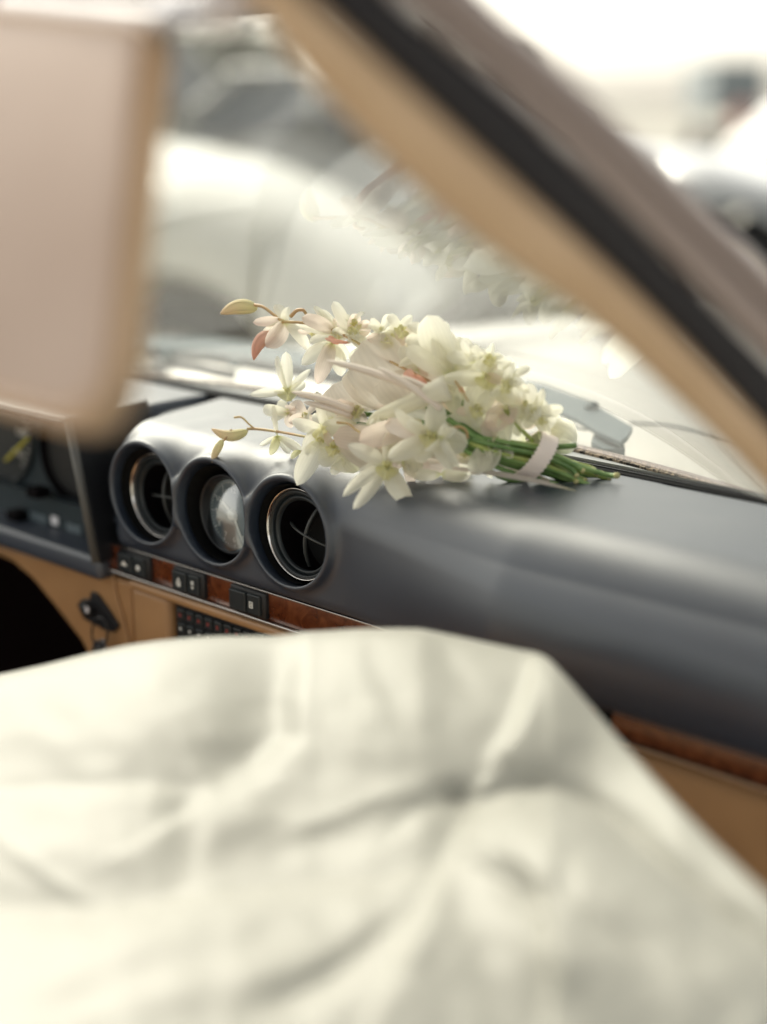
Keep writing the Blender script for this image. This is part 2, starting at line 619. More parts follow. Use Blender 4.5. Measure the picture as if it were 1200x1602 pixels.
# pod liners and what sits in them -------------------------------------------------
for i, px in enumerate(PODS):
    c = (px, PZ)
    # matt liner just inside the hole
    lathe_y('pod_liner', [(PH-.0022, PY+.010), (PH-.0026, .02), (PH-.0040, .043), (.0, .043)], c, M['pod_inner'], dash)
    for v in dash.children[-1].data.vertices:
        v.co.z -= SH*(v.co.y-PY)
    pod_first = set(bpy.data.objects)
    if i == 1:
        g = empty('clock', (0, 0, 0), car)
        y0 = .006
        lathe_y('bezel', [(.0385, y0+.03), (.0385, y0+.006), (.0375, y0+.002), (.0355, y0+.001), (.0345, y0+.004), (.0335, y0+.012)], c, M['plastic'], g)
        lathe_y('face', [(.0345, y0+.0112), (.0, y0+.0112)], c, mat('clock_face', (.16, .20, .22), .4), g)
        ln = lathe_y('lens', [(.0343, y0+.0060), (.030, y0+.0050), (.024, y0+.0036), (.016, y0+.0024), (.008, y0+.0017), (.0, y0+.0015)], c, M['lens'], g)
        for v in ln.data.vertices:               # the glass leans up a little
            v.co.y += (v.co.z-PZ)*.20
        lathe_y('hub', [(.0001, y0+.0060), (.0040, y0+.0060), (.0046, y0+.0068), (.0046, y0+.011)], c, M['white_icon'], g, 24)
        fy = y0+.0096

        def hand(ang, L, wd, m, tail=.006):
            dv = np.array([math.sin(ang), 0, math.cos(ang)])
            sv = np.array([math.cos(ang), 0, -math.sin(ang)])
            o = np.array([px, fy, PZ])
            prism('hand', [o-dv*tail-sv*wd, o-dv*tail+sv*wd, o+dv*L+sv*wd*.5, o+dv*L-sv*wd*.5], (0, .0006, 0), m, g)
        hand(math.radians(152), .027, .0011, M['white_icon'])
        hand(math.radians(306), .018, .0014, M['white_icon'])
        for k in range(60):
            a = 2*PI*k/60
            big = k % 5 == 0
            dv = np.array([math.sin(a), 0, math.cos(a)])
            sv = np.array([math.cos(a), 0, -math.sin(a)])*(.00055 if big else .0003)
            o = np.array([px, y0+.0109, PZ])
            r0, r1 = (.0275 if big else .0295), .0315
            prism('tick', [o+dv*r0-sv, o+dv*r0+sv, o+dv*r1+sv, o+dv*r1-sv], (0, .0003, 0), M['white_icon'], g)
        for k in range(1, 13):
            a = 2*PI*k/12
            text('numeral', str(k), .0072, (px+math.sin(a)*.0235, y0+.0105, PZ+math.cos(a)*.0235), g)
    else:
        g = empty('air_vent', (0, 0, 0), car)
        y0 = .004 + (.003 if i == 0 else 0)
        lathe_y('chrome_ring', [(.0415, y0+.006), (.0417, y0+.0012), (.0411, y0), (.0400, y0+.0003), (.0396, y0+.004)], c, M['chrome'], g)
        lathe_y('outer_bezel', [(.0397, y0+.004), (.0390, y0+.0022), (.0372, y0+.0016), (.0360, y0+.004), (.0355, y0+.010)], c, M['button'], g)
        lathe_y('inner_bezel', [(.0358, y0+.0065), (.0342, y0+.0045), (.0322, y0+.0048), (.0312, y0+.008)], c, M['button'], g)
        lathe_y('duct', [(.0312, y0+.008), (.0306, y0+.024), (.0302, y0+.043), (.0, y0+.044)], c, M['void'], g)
        # curved crossed vanes, the ball turned a little
        tilt = math.radians(-14 if i == 2 else 4)
        for q in (0, 1):
            vs, fs = [], []
            nseg = 24
            a = tilt + q*PI/2
            dx, dz = math.cos(a), math.sin(a)
            sx, sz = -dz*.0009, dx*.0009
            for k in range(nseg+1):
                t = -1+2*k/nseg
                rr = .0306*t
                yy = y0+.006+.012*(t*t)
                for (sg, yb) in ((-1, 0), (1, 0), (1, .004), (-1, .004)):
                    vs.append((px+dx*rr+sg*sx, yy+yb+(0.0007 if q else 0), PZ+dz*rr+sg*sz))
            for k in range(nseg):
                for e in range(4):
                    fs.append((k*4+e, k*4+(e+1) % 4, (k+1)*4+(e+1) % 4, (k+1)*4+e))
            from_py('vane', vs, fs, M['vane'], g)
    for o in g.children:
        if o.name.startswith('numeral'):
            o.location.z -= SH*(o.location.y-PY)
        else:
            for v in o.data.vertices:
                v.co.z -= SH*(v.co.y-PY)

# wood strip, chrome lines, switches ------------------------------------------------
WY = .005
WZ0, WZ1 = .7565, .7822


def wx(u, v, y=WY):
    return float(at(u, v, y=y)[0])


x_left = wx(157, 866)
strip = from_bm('wood_strip', box_bm(x_left, .66, WY, .03, WZ0, WZ1, .0006), M['wood'], car)
box('chrome_line', (x_left-.004, .66, WY-.0035, .03, WZ0-.0036, WZ0-.0004), M['trimchrome'], car, .0008)
box('chrome_line', (x_left, .66, WY-.0015, .03, WZ1+.0002, WZ1+.0016), M['trimchrome'], car, .0004)
sw = []
for k, (ua, ub) in enumerate(((192, 240), (277, 325), (366, 421))):
    xa, xb = wx(ua, 880), wx(ub, 905)
    if k == 1:
        xa, xb = wx(277, 905), wx(325, 920)
    if k == 2:
        xa, xb = wx(366, 930), wx(421, 950)
    s = from_bm('switch', box_bm(xa, xb, WY-.0045, .02, WZ0+.0012, WZ1-.0002, .0012), M['plastic'], car)
    sw.append((s, xa, xb))
    wmid = xa+(xb-xa)*.52
    box('rocker', (xa+.0025, wmid-.0005, WY-.0085, WY, WZ0+.004, WZ1-.003), M['button'], s, .0010)
    box('rocker', (wmid+.0005, xb-.005, WY-.0072, WY, WZ0+.004, WZ1-.003), M['button'], s, .0010)


def icon(parent, x, z, shapes, y=WY-.0088, m='white_icon'):
    """small printed mark: list of loops in millimetres round (x, z)"""
    for L in shapes:
        prism('mark', [(x+a*.001, y, z+b*.001) for a, b in L], (0, .0005, 0), M[m], parent)


zc = (WZ0+WZ1)/2
rect = lambda a, b, c, d: [(a, b), (c, b), (c, d), (a, d)]
disc = lambda r, cx=0, cy=0, n=14: [(cx+r*math.cos(2*PI*k/n), cy+r*math.sin(2*PI*k/n)) for k in range(n)]
s, xa, xb = sw[0]
icon(s, xa+(xb-xa)*.28, zc, [[(-4.2, -1.5), (4.2, -1.5), (4.0, .2), (1.8, 1.0), (.6, 2.6), (-1.8, 2.6), (-3.4, .2)]])
icon(s, xa+(xb-xa)*.70, zc, [disc(2.8)], y=WY-.0076)
s, xa, xb = sw[1]
icon(s, xa+(xb-xa)*.28, zc, [[(-2.2, 1.4), (2.2, 1.4), (0, 4.6)], rect(-3.3, -.9, 3.3, .3), rect(-3.3, -2.7, 3.3, -1.6), rect(-2.4, -4.4, 2.4, -3.4)])
icon(s, xa+(xb-xa)*.70, zc, [rect(-1.8, .8, 1.8, 2.2), rect(-1.8, 2.9, 1.8, 4.3), [(-2, -1.2), (2, -1.2), (0, -3.6)]], y=WY-.0076)
s, xa, xb = sw[2]
icon(s, xa+(xb-xa)*.66, zc, [rect(-2.4, -3, -1.7, 3), rect(1.7, -3, 2.4, 3), rect(-1.6, 2.2, 1.6, 3), rect(-1.6, -3, 1.6, -2.2), rect(-.9, -1.6, -.3, 1.6), rect(.4, -1.6, 1., 1.6)], y=WY-.0076)
# the wood strip ends left of the glove box: small black gap
box('glovebox_gap', (wx(935, 1110), wx(958, 1110), WY-.0012, .02, WZ0, WZ1), M['black'], car)

# padded lower panels ----------------------------------------------------------------
glx0 = wx(900, 1150)
box('glovebox', (glx0, .66, -.004, .05, .60, WZ0-.0045), M['tan'], car, .010, 4, True)
box('console_lip', (wx(208, 925), glx0-.004, -.001, .03, WZ0-.0125, WZ0-.0042), M['tan'], car, .003, 3, True)
xc0, xr0 = wx(215, 930), wx(268, 960)
box('console_side', (xc0-.006, xr0, .001, .06, .60, WZ0-.010), M['tan'], car, .007, 4, True)
# radio
rz1 = WZ0-.0135
radio = box('radio', (xr0+.0005, glx0-.01, .010, .06, .64, rz1), M['plastic'], car, .0015)
zz = rz1-.006
for row in range(3):
    for k in range(9):
        bx = xr0+.006+k*.0135
        z1 = zz-row*.0142
        b = box('radio_button', (bx, bx+.0112, .0062, .012, z1-.0112, z1), M['button'], radio, .0010)
        if row == 0:
            box('mark', (bx+.0040, bx+.0072, .0059, .0064, z1-.0076, z1-.0040), M['red_icon'], radio)
        else:
            box('mark', (bx+.0044, bx+.0066, .0059, .0064, z1-.0070, z1-.0044), M['white_icon'], radio)

# tan knee panel beside the console with its recessed ignition lock
kp = [at(u, v, y=.006) for u, v in ((-60, 838), (5, 856), (70, 873), (150, 893), (176, 902), (206, 913), (208, 1030), (150, 1050), (128, 1005), (90, 955), (52, 908), (20, 880), (-60, 845))]
knee = prism('knee_panel', kp, (0, .05, 0), M['tan'], car, .004, False)
rim = [at(u, v, y=.004) for u, v in ((120, 905), (150, 935), (172, 965), (186, 1000), (190, 1040))]
tube('seam', smooth_path([at(u, v, y=.0045) for u, v in ((177, 900), (182, 930), (192, 965), (203, 1010), (206, 1040))], 16), .0016, M['tan'], knee)
lock = prism('ignition_plate', [at(u, v, y=.002) for u, v in ((120, 946), (127, 938), (140, 938), (141, 926), (150, 930), (168, 955), (184, 980), (176, 990), (158, 984), (130, 968))], (0, .006, 0), M['plastic'], car, .001)
lathe_y('lock_barrel', [(.0001, -.008), (.006, -.008), (.0068, -.006), (.0068, .004)], (at(140, 952, y=0)[0], at(140, 952, y=0)[2]), M['plastic'], lock, 24)
box('slot', (*(lambda a: (a[0]-.002, a[0]+.002, -.0088, -.0075, a[2]-.003, a[2]+.003))(at(139, 953, y=-.006)),), M['clip'], lock)
key = empty('car_key', at(150, 970, y=-.012), label="silver car key hanging on a black ring from the ignition lock", category='key')
kl = np.array(key.location)
o = tube('key_ring', [at(156+12*math.cos(a), 990+24*math.sin(a), y=-.014)-kl for a in np.linspace(0, 2*PI, 25)], .0012, M['plastic'], key, 6, False)
o = prism('key_bow', [at(u, v, y=-.013)-kl for u, v in ((146, 1003), (160, 1000), (166, 1015), (160, 1034), (148, 1036), (143, 1016))], (0, .003, 0), M['keymetal'], key, .0006)

# instrument cluster on the driver's side -----------------------------------------------
CY = .05
cl = prism('instrument_cluster', [(-.62, CY, .762), (-.176, CY, .762), (-.200, CY, .905), (-.62, CY, .905)], (0, .03, 0), M['cluster'], car)


def ring(c, r, y0, y1, m, nm, par, th=.004):
    return lathe_y(nm, [(r-.0005, y1), (r-.001, y0+.002), (r, y0), (r+th, y0), (r+th+.001, y1)], c, m, par)


def gpos(u, v, y):
    p = at(u, v, y=y)
    return (float(p[0]), float(p[2]))


g1 = gpos(106, 712, CY-.008)
lathe_y('gauge_well', [(.052, CY), (.0515, CY-.008), (.0495, CY-.009), (.0475, CY-.001), (0, CY-.001)], g1, M['void'], cl)
prism('gauge_face', [(g1[0]+.045*math.cos(a), CY-.0018, g1[1]+.045*math.sin(a)) for a in np.linspace(0, 2*PI, 33)[:-1]], (0, .0006, 0), mat('dim_face', (.010, .011, .012), .5), cl)
g2 = gpos(2, 665, CY)
lathe_y('gauge_rim', [(.066, CY), (.0655, CY-.004), (.063, CY-.005), (.0615, CY-.001)], g2, M['button'], cl)
lathe_y('gauge_face', [(.0615, CY-.0018), (0, CY-.0018)], g2, mat('speedometer_face', (.014, .018, .02), .5), cl)
for k in range(40):
    a = math.radians(-140+k*7)
    dv = np.array([math.sin(a), 0, math.cos(a)])
    sv = np.array([math.cos(a), 0, -math.sin(a)])*(.0007 if k % 4 == 0 else .0004)
    oo = np.array([g2[0], CY-.0030, g2[1]])
    prism('tick', [oo+dv*.053-sv, oo+dv*.053+sv, oo+dv*.059+sv, oo+dv*.059-sv], (0, .0005, 0), M['white_icon'], cl)
for k, s_ in enumerate(("0", "20", "40", "60", "80", "100", "120", "140")):
    a = math.radians(-130+k*37)
    text('numeral', s_, .013, (g2[0]+math.sin(a)*.042, CY-.0028, g2[1]+math.cos(a)*.042), cl)
tube('pointer', [at(10, 720, y=CY-.008), at(45, 684, y=CY-.008)], [.0022, .0018], M['yellow_icon'], cl, 8)
# warning-light strip under the gauges
st = prism('warning_strip', [(-.60, .030, .768), (-.188, .030, .768), (-.188, .030, .800), (-.60, .030, .800)], (0, .02, 0), M['cluster'], car)
for (u0, u1, v0, m) in ((45, 72, 806, 'icon_face'), (80, 90, 813, 'clip'), (104, 126, 824, 'icon_face')):
    a, b = at(u0, v0, y=.0285), at(u1, v0+(u1-u0)*.26, y=.0285)
    box('warning_lamp', (a[0], b[0], .0285, .031, a[2]-.0045, a[2]+.0045), M[m], st)
for (u0, v0) in ((28, 806), (60, 770)):
    a = at(u0, v0, y=.02)
    box('knob', (a[0]-.012, a[0]+.008, .012, .031, a[2]-.006, a[2]+.005), M['void'], st, .002)
# hood of the cluster: right cheek, roof and lower sill
cheek = [(-.186, -.012, .772), (-.181, -.012, .772), (-.214, -.022, .932), (-.225, -.022, .932)]
cheek = prism('cluster_cheek', [(-.166, -.014, .766), (-.176, .085, .766), (-.204, .085, .912), (-.190, -.020, .912)], (-.008, 0, 0), M['plastic'], car, .003)
tube('cheek_highlight', [(-.169, -.0165, .768), (-.193, -.0225, .912)], .0042, mat('highlight_grey', (.10, .10, .095), .5), cheek, 10)  # lighter grey tube stands in for the highlight along the cheek's bevel
box('cluster_roof', (-.66, -.200, -.022, .055, .901, .911), M['vinyl'], car, .008, 4, True)
box('cluster_sill', (-.66, -.176, -.008, .085, .744, .768), M['vinyl'], car, .006, 4, True)
# dash top left of the pods, running down into the valley beside the cluster
vs, fs = [], []
nx_, ny_ = 30, 24
for i in range(nx_+1):
    x = -.206 + (.071)*i/nx_
    for j in range(ny_+1):
        y = .012+(.168-.012)*j/ny_
        z = .898-.10*math.exp(-((y-.0)/.050)**2)
        vs.append((x, y, z))
for i in range(nx_):
    for j in range(ny_):
        a = i*(ny_+1)+j
        fs.append((a, a+ny_+1, a+ny_+2, a+1))
n0 = len(vs)
vs += [(v[0], v[1], .72) for v in vs[:n0]]
o = from_py('dashboard_driver_side', vs[:n0], fs, M['vinyl'], car)
mod = o.modifiers.new('s', 'SOLIDIFY')
mod.thickness = .012
mod.offset = -1

box('dashboard_driver_side', (-.70, -.2055, .056, .168, .80, .9065), M['vinyl'], car, .004, 3, True)

# slot, ledge and gasket under the windscreen ---------------------------------------------


def wsy(x, z):
    """y of the windscreen glass"""
    return .262 - .28*x*x - .25*x**4 - (z-.885)*(1.02+5.2*x**4)


def strip_x(name, x0, x1, f0, f1, m, parent, th=.006, n=60):
    vs, fs = [], []
    for i in range(n+1):
        x = x0+(x1-x0)*i/n
        a, b = f0(x), f1(x)
        vs += [(x, *a), (x, *b), (x, b[0], b[1]-th), (x, a[0], a[1]-th)]
    for i in range(n):
        for e in range(4):
            fs.append((i*4+e, i*4+(e+1) % 4, (i+1)*4+(e+1) % 4, (i+1)*4+e))
    fs.append((0, 1, 2, 3))
    fs.append((n*4+3, n*4+2, n*4+1, n*4))
    return from_py(name, vs, fs, m, parent, False)


edge = lambda x: .168 - (.05*max(x-.25, 0)**1.5)
strip_x('defroster_slot', -.70, .66, lambda x: (edge(x)-.001, .9066), lambda x: (edge(x)+.017, .9066), M['black'], car, .01)
strip_x('slot_blade', -.70, .66, lambda x: (edge(x)+.007, .9076), lambda x: (edge(x)+.0085, .9076), M['plastic'], car, .006)
strip_x('cowl_ledge', -.70, .66, lambda x: (edge(x)+.0145, .9092), lambda x: (wsy(x, .900)-.004, .901), M['ledge'], car, .008)
strip_x('glass_edge_band', -.70, .66, lambda x: (wsy(x, .900)-.0075, .9040), lambda x: (wsy(x, .900)-.0030, .9040), M['perf'], car, .006)
strip_x('gasket', -.70, .66, lambda x: (wsy(x, .900)-.0032, .9052), lambda x: (wsy(x, .890)+.010, .901), M['paint'], car, .012)

# windscreen glass -------------------------------------------------------------------------
vs, fs = [], []
nu, nv = 260, 130
ZT = 1.252


def half_w(z):
    return .655-(z-.885)/(ZT-.885)*.125


for j in range(nv+1):
    z = .900+(ZT-.900)*j/nv
    for i in range(nu+1):
        x = (-1+2*i/nu)*half_w(z)
        vs.append((x, wsy(x, z), z))
for j in range(nv):
    for i in range(nu):
        a = j*(nu+1)+i
        fs.append((a, a+1, a+nu+2, a+nu+1))
from_py('windscreen', vs, fs, M['glass'], car)


# pillars and header -----------------------------------------------------------------------
def band_sweep(name, path, e_of, n_of, prof, m, parent, scale=lambda i: 1.):
    """prof: closed loop of (across, toward viewer side) metres"""
    k = len(prof)
    vs, fs = [], []
    for i, p in enumerate(path):
        e, n = e_of(i), n_of(i)
        for a, b in prof:
            vs.append(p + (e*a + n*b)*scale(i))
    for i in range(len(path)-1):
        for q in range(k):
            fs.append((i*k+q, i*k+(q+1) % k, (i+1)*k+(q+1) % k, (i+1)*k+q))
    fs.append(tuple(range(k)))
    fs.append(tuple(reversed(range((len(path)-1)*k, len(path)*k))))
    return from_py(name, vs, fs, m, parent)


def rnd_prof(a0, a1, h, base=-.02, n=10):
    """rounded-top band profile between a0 and a1, height h above 0"""
    out = []
    for k in range(n+1):
        t = k/n
        out.append((a0+(a1-a0)*t, h*(math.sin(PI*t)**.55)))
    return out + [(a1, base), (a0, base)]


# edges between the pillar's strips: glass side, trim / seal, seal / painted skin, outer edge
EDG = [[(230, -200), (330, -100), (400, 0), (448, 80), (545, 190), (662, 305), (775, 398), (880, 468), (960, 532), (1040, 607), (1120, 682), (1200, 765), (1420, 990), (1640, 1210)],
       [(330, -140), (490, 0), (600, 100), (700, 190), (800, 280), (900, 370), (1000, 462), (1100, 562), (1200, 668), (1420, 900), (1640, 1130)],
       [(440, -150), (618, 0), (750, 112), (850, 208), (950, 308), (1050, 412), (1150, 518), (1200, 570), (1420, 805), (1640, 1040)],
       [(610, -150), (762, 0), (825, 58), (900, 126), (975, 196), (1050, 270), (1125, 345), (1200, 418), (1420, 650), (1640, 890)]]


def along(pts, n):
    P = np.array(smooth_path(pts, 200))
    k = (P[:, 0]+P[:, 1])                      # one parameter for all edges: distance down and to the right
    q = np.linspace(130, 2500, n)
    return np.stack([np.interp(q, k, P[:, 0]), np.interp(q, k, P[:, 1])], 1), q


NP = 70
E4 = [along(e, NP) for e in EDG]
qq = E4[0][1]
dq = np.interp(qq, [130, 600, 1200, 1870, 2500], [.575, .605, .675, .78, .89])


def edge_pts(j, f=0., k=0.):
    """points on edge j, moved a fraction f of the way to the next edge and k metres toward the open side"""
    A = E4[j][0]
    if f:
        A = A*(1-f)+E4[j+1][0]*f
    return np.array([at(u, v, d=d-k) for (u, v), d in zip(A, dq)])


def pillar_strip(name, j, fs_, hs, m, back=.028):
    """strip between edge j and j+1; fs_ cross positions, hs heights toward the viewer's side"""
    rows = [edge_pts(j, f, h) for f, h in zip(fs_, hs)]
    rows.append(edge_pts(j, fs_[-1], hs[-1]-back))
    rows.append(edge_pts(j, fs_[0], hs[0]-back))
    k = len(rows)
    vs = np.array(rows).transpose(1, 0, 2).reshape(-1, 3)
    fs = []
    for i in range(NP-1):
        for q in range(k):
            fs.append((i*k+q, i*k+(q+1) % k, (i+1)*k+(q+1) % k, (i+1)*k+q))
    fs.append(tuple(range(k)))
    fs.append(tuple(reversed(range((NP-1)*k, NP*k))))
    return from_py(name, vs, fs, m, pillar)


pillar = empty('windscreen_pillar', (0, 0, 0), car)
pillar_strip('inner_trim', 0, [0, .04, .12, .3, .5, .7, .88, .96, 1], [-.012, -.004, .002, .006, .008, .008, .006, .002, -.004], M['tanpillar'])
pillar_strip('seal', 1, [0.01, .08, .2, .35, .5, .55, .6, .75, .9, .98], [-.004, .001, .003, .004, .003, .000, .003, .004, .002, -.004], M['seal'])
pillar_strip('outer_skin', 2, [0.01, .06, .2, .4, .56, .60], [-.004, .0, .003, .003, .001, -.004], M['paint'])
pillar_strip('outer_flange', 2, [.605, .64, .72, .85, .94, .98, 1.0], [-.005, .000, .003, .002, -.004, -.010, -.018], M['paint'])

hdr = smooth_path([(-.52, wsy(.52, 1.26)-.01, 1.262), (-.26, wsy(.26, 1.268)-.01, 1.270), (0, wsy(0, 1.27)-.01, 1.273), (.26, wsy(.26, 1.268)-.01, 1.270), (.50, wsy(.50, 1.262)-.005, 1.262)], 40)
header = empty('windscreen_header', (0, 0, 0), car)
he = lambda i: np.array([0, -.80, .25])
hn = lambda i: np.array([0, -.30, -.95])
band_sweep('inner_trim', hdr, he, hn, rnd_prof(-.012, .040, .012, -.012), M['tanlight'], header)
hn2 = lambda i: np.array([0, .30, .95])
band_sweep('outer_skin', hdr, he, hn2, rnd_prof(-.014, .044, .010, -.010), M['paint'], header)

# sun visor ---------------------------------------------------------------------------------
vUR, vLR = at(262, 40, d=.67), at(198, 700, d=.615)
vUL = at(-300, -10, d=.86)
_n = np.cross(vUL-vUR, vLR-vUR)
_r = at(-360, 540, d=1.)-CAM
vLL = CAM+_r*((vUR-CAM).dot(_n)/_r.dot(_n))          # keeps the visor flat
vn = np.cross(vUL-vUR, vLR-vUR)
vn = vn/np.linalg.norm(vn)
if vn.dot(FW) > 0:
    vn = -vn
loop = []


def corner(p, a, b, r, n=8):
    a = (a-p)/np.linalg.norm(a-p)
    b = (b-p)/np.linalg.norm(b-p)
    s0, s1 = p+a*r, p+b*r
    return [(1-t)**2*s0+2*t*(1-t)*p+t*t*s1 for t in np.linspace(0, 1, n)]


loop += corner(vUR, vUL, vLR, .012)
loop += corner(vLR, vUR, vLL, .034)
loop += corner(vLL, vLR, vUL, .030)
loop += corner(vUL, vLL, vUR, .012)
visor = prism('sun_visor', [p + vn*.009 for p in loop], -vn*.018, M['tanpillar'], car, .0075, True)
visor['label'] = 'tan sun visor folded down'
pan_c = np.mean(loop, axis=0)
panel_loop = [q + vn*.0095 + (pan_c-q)*.075 for q in loop]
prism('padded_panel', panel_loop, -vn*.004, M['tanlight'], visor, .0018, True)
hem = [p*(1) + vn*.0105 for p in [q + (np.mean(loop, axis=0)-q)*.045 for q in loop]]
tube('piping', hem+[hem[0]], .0016, M['tanlight'], visor, 6, False)
tube('visor_rod', [vUR+(vUL-vUR)*.4+UP*.004, vUR+UP*.004, at(300, 38, d=.68), at(345, 10, d=.70)], .0045, M['clip'], car, 10)
box('visor_clip', (*(lambda a: (a[0]-.022, a[0]+.020, a[1]-.012, a[1]+.014, a[2]-.008, a[2]+.010))(at(310, 22, d=.68)),), M['clip'], car, .005, 4, True)

# wipers, cowl, bonnet, wings -----------------------------------------------------------------
def hoodz(x, y):
    cx = abs(x)
    z = .872 - .030*(cx/.6)**2 - .060*max(y-.5, 0)**1.6*.55
    z += .012*math.exp(-((cx-.60)/.06)**2)
    z -= .035*math.exp(-((y-.36)/.08)**2)
    if cx > .66:
        z -= (cx-.66)**2*4.5
    return z


vs, fs = [], []
nx_, ny_ = 80, 70
for i in range(nx_+1):
    x = -.86+1.72*i/nx_
    for j in range(ny_+1):
        y0 = .285-.37*min(abs(x), .66)**2
        y = y0+(2.0-y0)*j/ny_
        y = min(y, 2.02-.25*abs(x)**2)
        z = hoodz(x, y) + (.012*math.exp(-((y-y0)/.03)**2))
        if j == ny_:
            z -= .22
        if i in (0, nx_):
            z -= .42
        vs.append((x, y, z))
for i in range(nx_):
    for j in range(ny_):
        a = i*(ny_+1)+j
        fs.append((a, a+ny_+1, a+ny_+2, a+1))
bonnet = from_py('bonnet', vs, fs, M['paint_skylit'], car)

# passenger-side wiper arm: broad pivot head, hook, thin rod
wd = [(795, 592), (850, 600), (895, 617), (922, 626), (950, 643), (990, 668), (982, 682), (972, 690), (940, 676), (905, 655), (870, 640), (800, 618)]
arm = prism('wiper', [at(u, v, z=.905) for u, v in wd], (0, 0, -.006), M['wiper'], car, .0015)
prism('arm_root', [at(u, v, z=.895) for u, v in ((930, 676), (975, 685), (978, 702), (945, 702), (925, 690))], (0, 0, -.012), M['wiper'], arm)
bm = bmesh.new()
bmesh.ops.create_cone(bm, cap_ends=True, segments=20, radius1=.0075, radius2=.006, depth=.006)
for v in bm.verts:
    v.co += Vector(at(926, 634, z=.909))
from_bm('pivot_cap', bm, M['wiper'], arm)
tube('spring_hook', smooth_path([at(u, v, z=.895) for u, v in ((884, 646), (890, 660), (905, 670), (922, 672), (935, 668))], 14), .0012, M['wiper'], arm, 6)
tube('blade', [at(800, 606, z=.902), at(640, 585, z=.900), at(520, 570, z=.898)], .006, M['rubber'], arm, 8)
# washer hose across the cowl
tube('washer_hose', smooth_path([at(985, 662, z=.885), at(1060, 668, z=.885), at(1200, 705, z=.885)], 10), .0012, M['wiper'], car, 6)
# driver-side wiper lying across the glass foot
w2 = prism('wiper', [at(u, v, z=.90) for u, v in ((225, 528), (330, 527), (420, 540), (500, 552), (560, 566), (560, 598), (480, 580), (330, 548), (225, 542))], (0, 0, -.006), M['wiper'], car, .001)
tube('blade', [at(u, v, z=.90) for u, v in ((225, 552), (330, 560), (440, 576), (540, 596))], [.005, .007, .0075, .007], M['rubber'], w2, 8)
tube('blade_spine', [at(u, v, z=.905) for u, v in ((230, 546), (330, 553), (440, 568), (540, 588))], .0028, M['wiper'], w2, 8)
tube('blade_rubber', [at(u, v, z=.895) for u, v in ((240, 566), (310, 577), (365, 587))], .006, M['rubber'], w2, 8)
for u, v in ((262, 557), (368, 570)):
    p = at(u, v, z=.905)
    box('clip', (p[0]-.008, p[0]+.008, p[1]-.006, p[1]+.006, p[2]-.004, p[2]+.006), M['wiper'], w2, .002)

# cabin shell: bulkhead, floor, sills, far door ------------------------------------------------
box('bulkhead', (-.78, .70, .45, .47, .20, .84), M['carpet'], car)
box('cabin_floor', (-.78, .74, -1.6, .46, .20, .23), M['redcarpet'], car)
box('kick_panel', (-.715, -.70, -.60, .45, .21, .76), M['carpet'], car)
box('driver_door', (-.80, -.72, -1.1, .30, .25, .78), M['tan'], car, .02, 3, True)
box('tunnel', (-.14, .10, -1.2, .0, .22, .50), M['tan'], car, .03, 3, True)
for sx in (-.37, .37):
    s_ = box('seat_cushion', (sx-.25, sx+.25, -.98, -.50, .30, .46), M['tan'], car, .05, 4, True)
# front wheels under the wings
for sx in (-.72, .72):
    wl = lathe_y('wheel', [(0, 0)], (0, 0), M['tyre'], car, 8)
    bpy.data.objects.remove(wl)
    vs, fs = [], []
    n = 40
    prof = [(.18, -.09), (.30, -.10), (.325, -.07), (.325, .07), (.30, .10), (.18, .09)]
    for r_, x_ in prof:
        for k in range(n):
            a = 2*PI*k/n
            vs.append((sx+x_, .95+r_*math.cos(a), .325+r_*math.sin(a)))
    for i in range(len(prof)-1):
        for k in range(n):
            fs.append((i*n+k, i*n+(k+1) % n, (i+1)*n+(k+1) % n, (i+1)*n+k))
    fs.append(tuple(range(n)))
    from_py('wheel', vs, fs, M['tyre'], car)

# ================================================================== THE DRESS
def seg_dist(P, A, B):
    d = B-A
    t = np.clip(((P-A)@d)/(d@d), 0, 1)
    return np.linalg.norm(P-(A+t[..., None]*d), axis=-1), t


def poly_dist(P, pts):
    """distance to a polyline, signed side (+ = below / right of it) and position along it"""
    best = np.full(P.shape[:-1], 1e9)
    sgn = np.zeros(P.shape[:-1])
    pos = np.zeros(P.shape[:-1])
    n = len(pts)-1
    for i in range(n):
        A, B = np.array(pts[i], float), np.array(pts[i+1], float)
        dd, t = seg_dist(P, A, B)
        s = np.sign((B-A)[0]*(P-A)[..., 1]-(B-A)[1]*(P-A)[..., 0])
        k = dd < best
        best = np.where(k, dd, best)
        sgn = np.where(k, s, sgn)
        pos = np.where(k, (i+t)/n, pos)
    return best, sgn, pos


